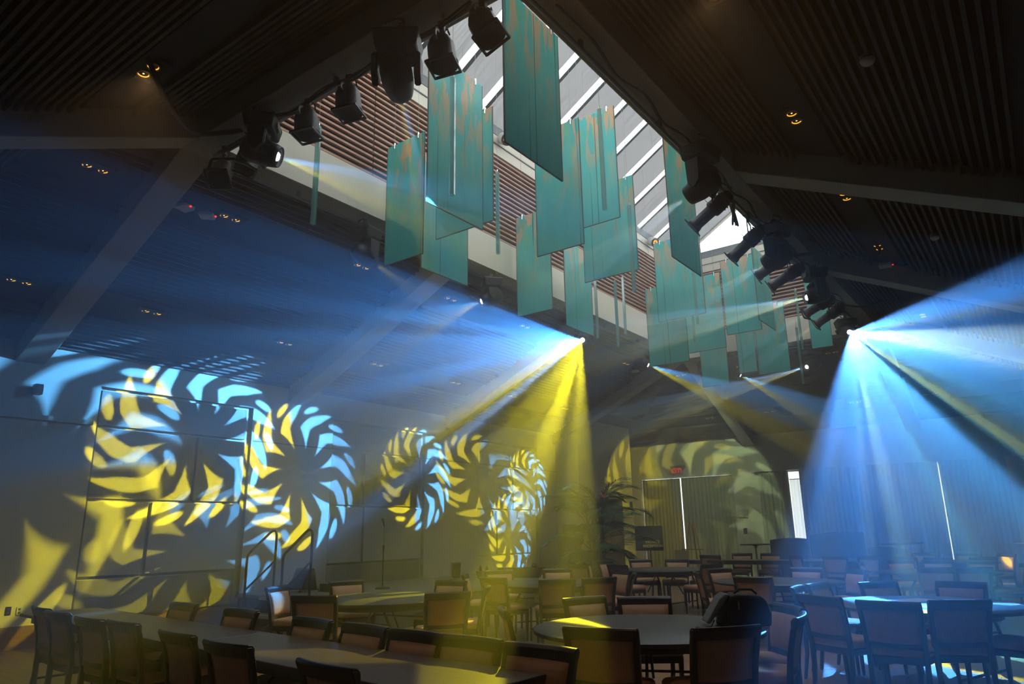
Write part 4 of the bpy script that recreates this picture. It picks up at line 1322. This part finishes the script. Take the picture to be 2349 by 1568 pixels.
text('EXIT', 0.2, (0, -0.036, 0.01), (rad(90), 0, 0), 'exit_red', t, extrude=0.003)
MB().box(-0.14, 0.14, -0.034, -0.031, 0.098, 0.118).build('lit_edge', 'exit_red', t)
# thermostat, notice
plate('small dark thermostat panel on the end wall', (-8.08, YF-0.001, 1.42), (0, -1), True, 'thermostat', 0.06, 0.09)
t = thing('wall_notice', 'pale framed notice above the thermostat', 'notice', (-8.1, YF-0.01, 1.95))
MB().box(-0.16, 0.16, -0.012, 0.0, -0.12, 0.12).build('frame', 'sill_grey', t)
MB().box(-0.145, 0.145, -0.015, -0.012, -0.105, 0.105).build('sheet', 'plaster', t)
# private reception sign
t = thing('sign_board', 'dark board reading PRIVATE RECEPTION before the curtain', 'sign', (-9.95, 20.2, 0), 0.25)
MB().box(-0.42, 0.42, -0.02, 0.02, 0.9, 1.62).build('board', 'sign_board', t, 0.006, 1)
MB().cyl((0, 0.03, 0), (0, 0.03, 0.95), 0.02, n=8).build('post', 'black_metal', t)
MB().lathe([(0.0, 0.0), (0.24, 0.0), (0.24, 0.02), (0.0, 0.03)], 18, (0, 0.03, 0)).build('foot', 'black_metal', t)
text('PRIVATE', 0.115, (0.1, -0.022, 1.15), (rad(90), 0, 0), 'sign_letter', t)
text('RECEPTION', 0.115, (0.1, -0.022, 1.03), (rad(90), 0, 0), 'sign_letter', t)
# easel
t = thing('easel', 'thin wooden easel against the bright curtain gap', 'easel', (-8.75, 20.6, 0), 0.1)
for s in (-1, 1):
    MB().bar((s*0.36, -0.1, 0), (s*0.05, 0.05, 1.72), 0.025, 0.03).build('leg', 'easel_wood', t)
MB().bar((0, 0.5, 0), (0, 0.06, 1.65), 0.025, 0.03).build('leg', 'easel_wood', t)
MB().bar((-0.32, -0.08, 0.93), (0.32, -0.08, 0.93), 0.03, 0.03).build('shelf', 'easel_wood', t)
# easel canvas leaning
t = thing('blank_canvas', 'pale blank board leaning low beside the easel', 'board', (-9.2, 20.7, 0), 0.1)
MB().hexa([(-0.2, 0, 0.35), (0.2, 0, 0.35), (0.2, 0.02, 0.35), (-0.2, 0.02, 0.35), (-0.22, 0.1, 0.9), (0.22, 0.1, 0.9), (0.22, 0.12, 0.9), (-0.22, 0.12, 0.9)]).build('panel', 'sill_grey', t)
MB().bar((0, 0.1, 0), (0, 0.06, 0.6), 0.03, 0.03).build('prop', 'easel_wood', t)

def cocktail(label, x, y, h=1.07, r=0.42):
    t = thing('cocktail_table', label, 'table', (x, y, 0), 0, 'tall cocktail tables before the end wall')
    MB().lathe([(0.0, h-0.03), (r, h-0.03), (r+0.01, h-0.015), (r, h), (0.0, h)], 26).build('table_top', 'dark_wood', t)
    MB().lathe([(0.03, 0.03), (0.03, h-0.14), (0.05, h-0.08), (0.12, h-0.03)], 14).build('column', 'chrome', t)
    MB().lathe([(0.0, 0.0), (0.28, 0.0), (0.28, 0.012), (0.05, 0.04), (0.0, 0.04)], 20).build('base', 'grey_metal', t)
cocktail('tall cocktail table in front of the thermostat', -7.0, 20.9)
cocktail('tall cocktail table right of the booths, the nearer of two', -3.35, 20.9)
cocktail('tall cocktail table right of the booths, the further of two', -3.3, 21.6)
cocktail('tall cocktail table at the right edge of the room', -0.55, 21.0)
def booth(label, x0, x1, y, h0, h1, az=0.0):
    t = thing('booth_sofa', label, 'sofa', ((x0+x1)/2, y, 0), az, 'high backed booths by the end wall')
    w_ = (x1-x0)/2
    n = 8
    V = []
    prof = []
    for i in range(n+1):
        u = i/n
        prof.append((-w_+2*w_*u, h0+(h1-h0)*u + 0.04*math.sin(math.pi*u)))
    MB().prism([(-w_, 0.1), (w_, 0.1)] + [(a, b) for a, b in reversed(prof)], -0.09, 0.09, 'xz').build('backrest', 'booth_fabric', t, 0.02, 1)
    MB().box(-w_, w_, 0.09, 0.68, 0.12, 0.45).build('seat', 'booth_fabric', t, 0.03, 2)
    for sx in (-1, 1):
        for yy in (-0.05, 0.6):
            MB().cyl((sx*(w_-0.08), yy, 0), (sx*(w_-0.08), yy, 0.13), 0.02, n=8).build('foot', 'chrome', t)
booth('dark high backed booth, the low left one before the white curtain strip', -6.28, -5.32, 20.0, 1.19, 1.21)
booth('dark high backed booth, the tall middle one with a rising back', -5.24, -3.97, 20.0, 1.30, 1.36)
booth('dark low backed booth right of the tall one', -3.95, -3.1, 20.3, 0.98, 0.93)

# ================================================================== FURNITURE
def rounded_pad(w0, w1, d0, d1, z0, z1):
    return None
def make_chair():
    """Dark framed chair, tan upholstery; faces +y, top of the back at (0,-0.27,0.88)."""
    t = empty('dining_chair')
    # stiles: rear legs carrying on into the back, raked and slightly curved
    for s in (-1, 1):
        pts = [(s*0.205, -0.245, 0.0), (s*0.215, -0.20, 0.25), (s*0.220, -0.195, 0.46), (s*0.228, -0.215, 0.62), (s*0.238, -0.255, 0.80), (s*0.240, -0.285, 0.875)]
        wd = [0.030, 0.040, 0.045, 0.042, 0.040, 0.038]
        V, F = [], []
        for (p, w_) in zip(pts, wd):
            for (i, j) in ((-1, -1), (1, -1), (1, 1), (-1, 1)):
                V.append((p[0]+i*0.019, p[1]+j*w_/2, p[2]))
        n = len(pts)
        for k in range(n-1):
            for i in range(4):
                F.append((k*4+i, k*4+(i+1) % 4, k*4+4+(i+1) % 4, k*4+4+i))
        F += [(3, 2, 1, 0), tuple((n-1)*4+i for i in range(4))]
        MB().add(V, F).build('leg', 'dark_wood', t, 0.006, 1)
    # top rail: bowed in plan, rolled over at the back
    V, F = [], []
    m_ = 8
    for i in range(m_+1):
        u = -1+2*i/m_
        x = u*0.255
        bow = -0.03*(1-u*u)
        for (dy, dz) in ((-0.012, 0.805), (0.016, 0.805), (0.012, 0.865), (-0.008, 0.885), (-0.034, 0.888), (-0.046, 0.872), (-0.038, 0.855)):
            V.append((x, -0.258+bow+dy, dz))
    k = 7
    for i in range(m_):
        for j in range(k):
            F.append((i*k+j, i*k+(j+1) % k, (i+1)*k+(j+1) % k, (i+1)*k+j))
    F += [tuple(range(k-1, -1, -1)), tuple(m_*k+j for j in range(k))]
    MB().add(V, F).build('top_rail', 'dark_wood', t, 0.004, 1)
    # lower rail of the back
    V, F = [], []
    for i in range(m_+1):
        u = -1+2*i/m_
        bow = -0.018*(1-u*u)
        for (dy, dz) in ((-0.013, 0.50), (0.013, 0.50), (0.013, 0.545), (-0.013, 0.545)):
            V.append((u*0.21, -0.20+bow+dy, dz))
    for i in range(m_):
        for j in range(4):
            F.append((i*4+j, i*4+(j+1) % 4, (i+1)*4+(j+1) % 4, (i+1)*4+j))
    F += [(3, 2, 1, 0), tuple(m_*4+j for j in range(4))]
    MB().add(V, F).build('lower_rail', 'dark_wood', t)
    # back pad: cushioned, follows the rake and bow
    V, F = [], []
    nx, nz = 8, 6
    for fb in (0, 1):
        for j in range(nz+1):
            v = j/nz
            for i in range(nx+1):
                u = -1+2*i/nx
                z = 0.54+0.275*v
                yc = -0.203-0.052*v*v - (0.018+0.012*v)*(1-u*u)
                edge = min(1.0, 4.0*min((u+1)/2, (1-u)/2), 4.0*min(v, 1-v))
                puff = (0.012 + 0.02*edge**0.5) if fb == 0 else -(0.010+0.006*edge**0.5)
                V.append((u*(0.203+0.016*v), yc+puff, z))
    N_ = (nx+1)*(nz+1)
    for j in range(nz):
        for i in range(nx):
            a = j*(nx+1)+i
            F.append((a, a+1, a+nx+2, a+nx+1))
            F.append((N_+a+nx+1, N_+a+nx+2, N_+a+1, N_+a))
    ring = [i for i in range(nx+1)] + [j*(nx+1)+nx for j in range(1, nz+1)] + [nz*(nx+1)+i for i in range(nx-1, -1, -1)] + [j*(nx+1) for j in range(nz-1, 0, -1)]
    for a, b in zip(ring, ring[1:]+ring[:1]):
        F.append((a, N_+a, N_+b, b))
    MB().add(V, F, True).build('back_pad', 'upholstery', t)
    # seat cushion
    V, F = [], []
    nx, ny = 8, 8
    rows = [(0.435, 0.96), (0.45, 1.0), (0.485, 1.0), (0.505, 0.93)]
    def outl(scale):
        o_ = []
        for (x, y) in ((-0.225, -0.20), (0.225, -0.20), (0.25, 0.24), (-0.25, 0.24)):
            o_.append((x*scale, 0.02+(y-0.02)*scale))
        return o_
    def rnd(poly, r, n=4):
        res = []
        m = len(poly)
        for i in range(m):
            p0, p1, p2 = Vector(poly[i-1]), Vector(poly[i]), Vector(poly[(i+1) % m])
            a = p1+(p0-p1).normalized()*r
            b = p1+(p2-p1).normalized()*r
            for k in range(n+1):
                tt = k/n
                res.append(((a*(1-tt)**2+p1*2*tt*(1-tt)+b*tt**2)))
        return res
    rings = []
    for (z, s) in rows:
        rings.append([(p.x, p.y, z) for p in rnd(outl(s), 0.06)])
    rings.append([(p.x, p.y, 0.513) for p in rnd(outl(0.7), 0.06)])
    n = len(rings[0])
    V = [p for r in rings for p in r]
    for k in range(len(rings)-1):
        for i in range(n):
            F.append((k*n+i, k*n+(i+1) % n, (k+1)*n+(i+1) % n, (k+1)*n+i))
    F += [tuple(range(n-1, -1, -1)), tuple((len(rings)-1)*n+i for i in range(n))]
    MB().add(V, F, True).build('seat', 'upholstery', t)
    ap = MB()
    ap.hexa([(-0.215, -0.19, 0.375), (0.215, -0.19, 0.375), (0.235, 0.225, 0.375), (-0.235, 0.225, 0.375), (-0.215, -0.19, 0.437), (0.215, -0.19, 0.437), (0.235, 0.225, 0.437), (-0.235, 0.225, 0.437)])
    ap.build('seat_frame', 'dark_wood', t, 0.008, 1)
    for s in (-1, 1):
        MB().hexa([(s*0.205-0.013, 0.195, 0), (s*0.205+0.013, 0.195, 0), (s*0.205+0.013, 0.221, 0), (s*0.205-0.013, 0.221, 0),
                   (s*0.212-0.021, 0.183, 0.40), (s*0.212+0.021, 0.183, 0.40), (s*0.212+0.021, 0.225, 0.40), (s*0.212-0.021, 0.225, 0.40)]).build('leg', 'dark_wood', t, 0.004, 1)
    return t
chair0 = make_chair()
used = [False]
def chair(x, y, look, label, group, heading=None, nudge=0.0):
    """x, y: top of the back; look: point the chair faces."""
    if heading is None:
        heading = math.atan2(look[1]-y, look[0]-x)
    heading += nudge
    o = chair0 if not used[0] else copy_tree(chair0)
    used[0] = True
    c = Vector((x, y, 0)) + Vector((math.cos(heading), math.sin(heading), 0))*0.285
    o.location = c
    o.rotation_euler = (0, 0, heading-math.pi/2)
    tag(o, label, 'chair', group)

def leg_frame(t, y, span, h, matn='black_metal'):
    """Folding wishbone leg frame standing at local y."""
    for s in (-1, 1):
        MB().tube([(s*span*0.82, y, 0.0), (s*span*0.80, y, 0.45), (s*span*0.62, y, h-0.1), (s*span*0.55, y, h)], 0.017, 8).build('leg', matn, t)
    MB().tube([(-span*0.81, y, 0.16), (span*0.81, y, 0.16)], 0.012, 6).build('stretcher', matn, t)
    MB().tube([(0, y, 0.16 if False else 0.3), (0, y*0.35, h-0.02)], 0.012, 6).build('brace', matn, t)
    MB().tube([(-span*0.78, y, 0.5), (span*0.78, y, 0.5)], 0.010, 6).build('stretcher', matn, t)

def round_table(x, y, label, az=0.0, r=0.91):
    t = thing('round_table', label, 'table', (x, y, 0), az, 'round banquet tables')
    MB().lathe([(0.0, 0.722), (r-0.02, 0.722), (r, 0.726), (r, 0.745), (r-0.006, 0.75), (0.0, 0.75)], 64).build('table_top', 'tabletop', t)
    MB().lathe([(r+0.001, 0.722), (r+0.004, 0.735), (r+0.001, 0.748)], 64).build('edge_band', 'table_edge', t)
    MB().lathe([(0.62, 0.64), (0.62, 0.722), (0.60, 0.722), (0.60, 0.64), (0.62, 0.64)], 40).build('apron', 'table_edge', t)
    leg_frame(t, -0.42, 0.55, 0.72)
    leg_frame(t, 0.42, 0.55, 0.72)
    return t
T1, T2, T3, T4, T5, T6, T7 = (-2.78, 5.5), (-1.17, 8.43), (-6.8, 6.4), (-6.35, 9.45), (-3.43, 11.04), (-6.38, 13.5), (-1.75, 14.25)
T9, T10 = (-2.0, 18.3), (-4.25, 18.5)
round_table(*T1, 'round dark table holding the black bag', 0.4)
round_table(*T2, 'round dark table with white papers on it', 1.2)
round_table(*T3, 'round dark table in front of the microphone stand', 0.2)
round_table(*T4, 'round table below the far stage corner, behind the microphone table', 0.9)
round_table(*T5, 'round table just behind the bag table', 0.5)
round_table(*T6, 'round table in front of the palm', 1.4)
round_table(*T7, 'round table behind the papers table', 0.1)
round_table(*T9, 'far round table before the pale curtain', 0.3)
round_table(*T10, 'far round table before the tall booth', 0.8)

def long_table(cx, cy, ln, wd, az, label, matn='tabletop_brown'):
    t = thing('long_table', label, 'table', (cx, cy, 0), az, 'long folding tables')
    MB().box(-ln/2, ln/2, -wd/2, wd/2, 0.722, 0.75).build('table_top', matn, t, 0.006, 1)
    e = MB()
    for s in (-1, 1):
        e.box(-ln/2, ln/2, s*wd/2-0.002, s*wd/2+0.002, 0.724, 0.748)
        e.box(s*ln/2-0.002, s*ln/2+0.002, -wd/2, wd/2, 0.724, 0.748)
    e.build('edge_band', 'table_edge', t)
    for s in (-1, 1):
        MB().box(-ln/2+0.12, ln/2-0.12, s*(wd/2-0.09)-0.012, s*(wd/2-0.09)+0.012, 0.655, 0.722).build('apron', 'table_edge', t)
        x = s*(ln/2-0.42)
        for q in (-1, 1):
            MB().tube([(x, q*wd*0.36, 0), (x, q*wd*0.36, 0.6), (x, q*wd*0.3, 0.72)], 0.016, 8).build('leg', 'black_metal', t)
        MB().tube([(x, -wd*0.36, 0.15), (x, wd*0.36, 0.15)], 0.012, 6).build('stretcher', 'black_metal', t)
        MB().tube([(x, 0, 0.3), (x-s*0.5, 0, 0.71)], 0.011, 6).build('brace', 'black_metal', t)
        MB().tube([(x, -wd*0.36, 0.3), (x, wd*0.36, 0.3)], 0.010, 6).build('stretcher', 'black_metal', t)
AZ = rad(-4.6)
def far_edge(x): return 3.49 - 0.0802*(x+2.34)
def lt(x0, x1, label):
    xc = (x0+x1)/2
    long_table(xc + 0.376*math.sin(AZ), far_edge(xc) - 0.376, (x1-x0)/math.cos(AZ)-0.006, 0.752, AZ, label)
lt(-8.92, -5.27, 'long brown table in the foreground, the half nearer the panelled wall')
lt(-5.26, -2.37, 'long brown table in the foreground, the half lit yellow')
long_table(-6.45, 18.05, 2.7, 0.76, rad(7), 'long table in front of the curtain below the exit sign')

CH = []
HN = math.pi/2 + AZ
LW = 'dark framed tan chair'
near = [(-7.87, 3.03), (-7.26, 2.93), (-6.45, 2.85), (-5.93, 2.87), (-4.92, 2.75), (-4.16, 2.65), (-3.05, 2.50)]
for i, (x, y) in enumerate(near):
    chair(x, y, None, '%s on the camera side of the long table, %s from the wall end' % ('tan chair', ordn[i]), 'chairs along the long foreground table', HN, random.uniform(-0.05, 0.05))
far = [(-6.95, 3.95), (-5.88, 3.88), (-4.72, 3.74), (-4.05, 3.67), (-3.49, 3.61), (-3.01, 3.59), (-2.45, 3.53)]
for i, (x, y) in enumerate(far):
    chair(x, y, None, '%s on the stage side of the long table, %s from the wall end' % ('tan chair', ordn[i]), 'chairs along the long foreground table', HN+math.pi, random.uniform(-0.04, 0.04))
G = 'chairs around the round tables'
def rc(T, x, y, label, nudge=0.0):
    chair(x, y, T, LW + ' ' + label, G, None, nudge)
rc(T1, -2.54, 4.34, 'at the bag table, camera side, the left one seen from behind', 0.05)
rc(T1, -1.85, 4.80, 'at the bag table, camera side, directly before the bag')
rc(T1, -3.80, 6.22, 'at the bag table, stage side, left of the far pair', 0.25)
rc(T1, -3.30, 6.50, 'at the bag table, stage side, right of the far pair', 0.15)
rc(T1, -3.88, 5.04, 'at the bag table, turned side on at its left edge', 0.35)
rc(T1, -1.90, 6.33, 'at the bag table behind the bag, its pale pad facing us')
rc(T1, -1.63, 5.69, 'at the bag table, edge on right of the bag')
rc(T2, -1.92, 7.33, 'at the papers table, camera side, leftmost one', 0.1)
rc(T2, -1.28, 7.02, 'at the papers table, camera side, middle one')
rc(T2, -0.78, 7.36, 'at the papers table, camera side, right of the middle one', 0.2)
rc(T2, -0.20, 8.08, 'at the papers table, cut by the picture edge')
rc(T2, -2.40, 8.33, 'at the papers table, edge on at its left')
rc(T2, -2.33, 8.92, 'at the papers table, behind the edge on one', 0.2)
rc(T2, -1.78, 9.36, 'at the papers table, far side, left one', 0.3)
rc(T2, -0.99, 9.72, 'at the papers table, far side, right one')
rc(T5, -3.34, 9.73, 'behind the bag, back to us at the next round table')
rc(T5, -4.40, 10.42, 'edge on left of the round table behind the bag')
rc(T5, -4.50, 11.55, 'at the far left of the round table behind the bag')
rc(T5, -3.32, 12.22, 'at the far side of the round table behind the bag')
rc(T5, -2.52, 11.92, 'at the far right of the round table behind the bag')
rc(T3, -8.16, 6.99, 'at the microphone table, far left with its pad facing us', 0.1)
rc(T3, -6.47, 5.11, 'at the microphone table, camera side with its back to us', 0.25)
rc(T3, -5.44, 6.09, 'at the microphone table, right side with its back to us', -0.35)
rc(T3, -6.68, 7.55, 'at the microphone table, far right with its pad facing us', 0.2)
rc(T3, -5.58, 6.95, 'edge on at the right of the microphone table', 0.2)
rc(T3, -8.12, 5.82, 'at the microphone table, beside the stage steps, pad lit yellow', 0.0)
rc(T4, -7.45, 8.72, 'edge on at the left of the table below the stage corner')
rc(T4, -6.57, 8.30, 'back to us, left, at the table below the stage corner', 0.1)
rc(T4, -7.75, 9.96, 'beyond the table below the stage corner, left of two', -0.2)
rc(T4, -7.05, 10.70, 'beyond the table below the stage corner, right of two', 0.2)
rc(T4, -5.55, 8.42, 'back to us, middle, at the table below the stage corner', 0.1)
rc(T4, -5.16, 8.88, 'back to us, right, at the table below the stage corner', -0.2)
rc(T4, -5.20, 9.96, 'edge on at the right of the table below the stage corner')
rc(T4, -5.75, 10.62, 'beyond the table below the stage corner, at its far right')
rc(T6, -7.50, 12.10, 'back to us at the left of the palm table', 0.5)
rc(T6, -7.75, 12.85, 'edge on at the left of the palm table')
rc(T6, -6.72, 12.22, 'back to us, middle of the palm table')
rc(T6, -7.80, 13.65, 'at the far left of the palm table')
rc(T6, -7.45, 14.62, 'at the far side of the palm table, left of two')
rc(T6, -6.70, 14.85, 'at the far side of the palm table, right of two')
rc(T6, -5.70, 14.52, 'at the far right of the palm table')
rc(T6, -5.22, 13.05, 'side on at the right of the palm table')
rc(T7, -2.95, 14.2, 'edge on left of the table behind the papers table')
rc(T7, -1.60, 12.85, 'back to us at the table behind the papers, left one', 0.1)
rc(T7, -1.12, 13.05, 'back to us at the table behind the papers, right one')
rc(T7, -0.55, 14.49, 'edge on at the right of the table behind the papers table')
rc(T7, -2.50, 15.46, 'beyond the table behind the papers table, left one')
rc(T7, -1.90, 15.60, 'beyond the table behind the papers table, middle one')
rc(T7, -1.20, 15.56, 'beyond the table behind the papers table, right one')
rc(T9, -2.65, 17.05, 'back to us at the pale curtain table, left one')
rc(T9, -2.05, 16.95, 'back to us at the pale curtain table, middle one')
rc(T9, -1.30, 17.2, 'back to us at the pale curtain table, right one')
rc(T9, -2.62, 19.45, 'beyond the pale curtain table, left one')
rc(T9, -1.75, 19.55, 'beyond the pale curtain table, middle one')
rc(T9, -1.00, 19.2, 'beyond the pale curtain table, right one')
rc(T10, -4.95, 17.35, 'back to us at the booth table, left one', -0.2)
rc(T10, -4.05, 17.22, 'back to us at the booth table, middle one')
rc(T10, -3.40, 17.45, 'back to us at the booth table, right one')
H2 = math.pi/2 + rad(7)
for (x, y, h, lb) in [(-6.95, 17.35, H2, 'back to us at the long table below the exit sign'),
                      (-6.65, 18.75, H2+math.pi, 'behind the long table below the exit sign, left one'),
                      (-5.95, 18.85, H2+math.pi, 'behind the long table below the exit sign, right one')]:
    chair(x, y, None, LW + ' ' + lb, 'chairs at the far long table', h)

# ---- papers
def sheet(label, x, y, az, w_=0.3, h_=0.22, n=1, z=0.7505):
    t = thing('paper_stack', label, 'paper', (x, y, z), az)
    for k in range(n):
        o = MB().box(-w_/2, w_/2, -h_/2, h_/2, 0.0015*k, 0.0015*k+0.001).build('sheet', 'paper', t)
        o.rotation_euler = (0, 0, 0.25*k)
sheet('white papers spread flat left of centre on the papers table', -1.32, 8.72, 0.5, 0.42, 0.3, 3)
sheet('narrow white leaflet at the back of the papers table', -0.95, 9.0, 0.2, 0.3, 0.1, 2)
sheet('white papers at the right side of the papers table', -0.62, 8.72, -0.3, 0.36, 0.26, 3)
sheet('white papers at the front edge of the papers table', -1.02, 8.0, 0.7, 0.32, 0.24, 2)

# ---- camera bag on the round table
t = thing('camera_bag', 'black camera bag with a grey quilted flap open on the round table', 'bag', (-2.2, 5.95, 0.75), rad(32))
b = MB()
prof = [(-0.16, 0.0), (0.24, 0.0), (0.25, 0.10), (0.22, 0.19), (0.17, 0.235), (-0.02, 0.245), (-0.07, 0.235), (-0.12, 0.12)]
b.prism(prof, -0.13, 0.13, 'xz')
b.build('body', 'bag_black', t, 0.025, 2)
MB().prism([(-0.27, 0.03), (-0.235, 0.02), (-0.085, 0.215), (-0.06, 0.24), (-0.10, 0.25), (-0.15, 0.21)], -0.12, 0.12, 'xz').build('flap', 'bag_grey', t, 0.016, 2)
MB().box(-0.01, 0.0, -0.142, -0.13, 0.1, 0.17).build('zip_pull', 'amber', t) if False else MB().box(-0.012, 0.0, -0.137, -0.128, 0.13, 0.19).build('zip_pull', 'brass', t)
MB().tube([(-0.02, -0.05, 0.245), (0.02, -0.05, 0.275), (0.12, -0.05, 0.275), (0.16, -0.05, 0.24)], 0.01, 6).build('handle', 'bag_black', t)
MB().tube([(-0.2, -0.1, 0.05), (-0.24, -0.16, 0.008), (-0.32, -0.2, 0.006), (-0.36, -0.17, 0.006)], 0.006, 6).build('strap', 'bag_black', t)

# ------------------------------------------------------------------ haze
hz = MB().box(XL-0.02, XR+0.02, YN-0.02, YF+0.02, 0.002, 6.35).build('stage_haze', 'plaster')
hm = bpy.data.materials.new('haze_volume')
hm.use_nodes = True
nt = hm.node_tree
nt.nodes.clear()
out = nt.nodes.new('ShaderNodeOutputMaterial')
vsn = nt.nodes.new('ShaderNodeVolumeScatter')
vsn.inputs['Density'].default_value = HAZE_DENSITY
vsn.inputs['Anisotropy'].default_value = HAZE_ANISO
vsn.inputs['Color'].default_value = (0.96, 0.98, 1.0, 1)
nt.links.new(vsn.outputs[0], out.inputs['Volume'])
hz.data.materials.clear()
hz.data.materials.append(hm)
tag(hz, 'thin theatrical haze filling the whole hall', 'haze', None, 'stuff')
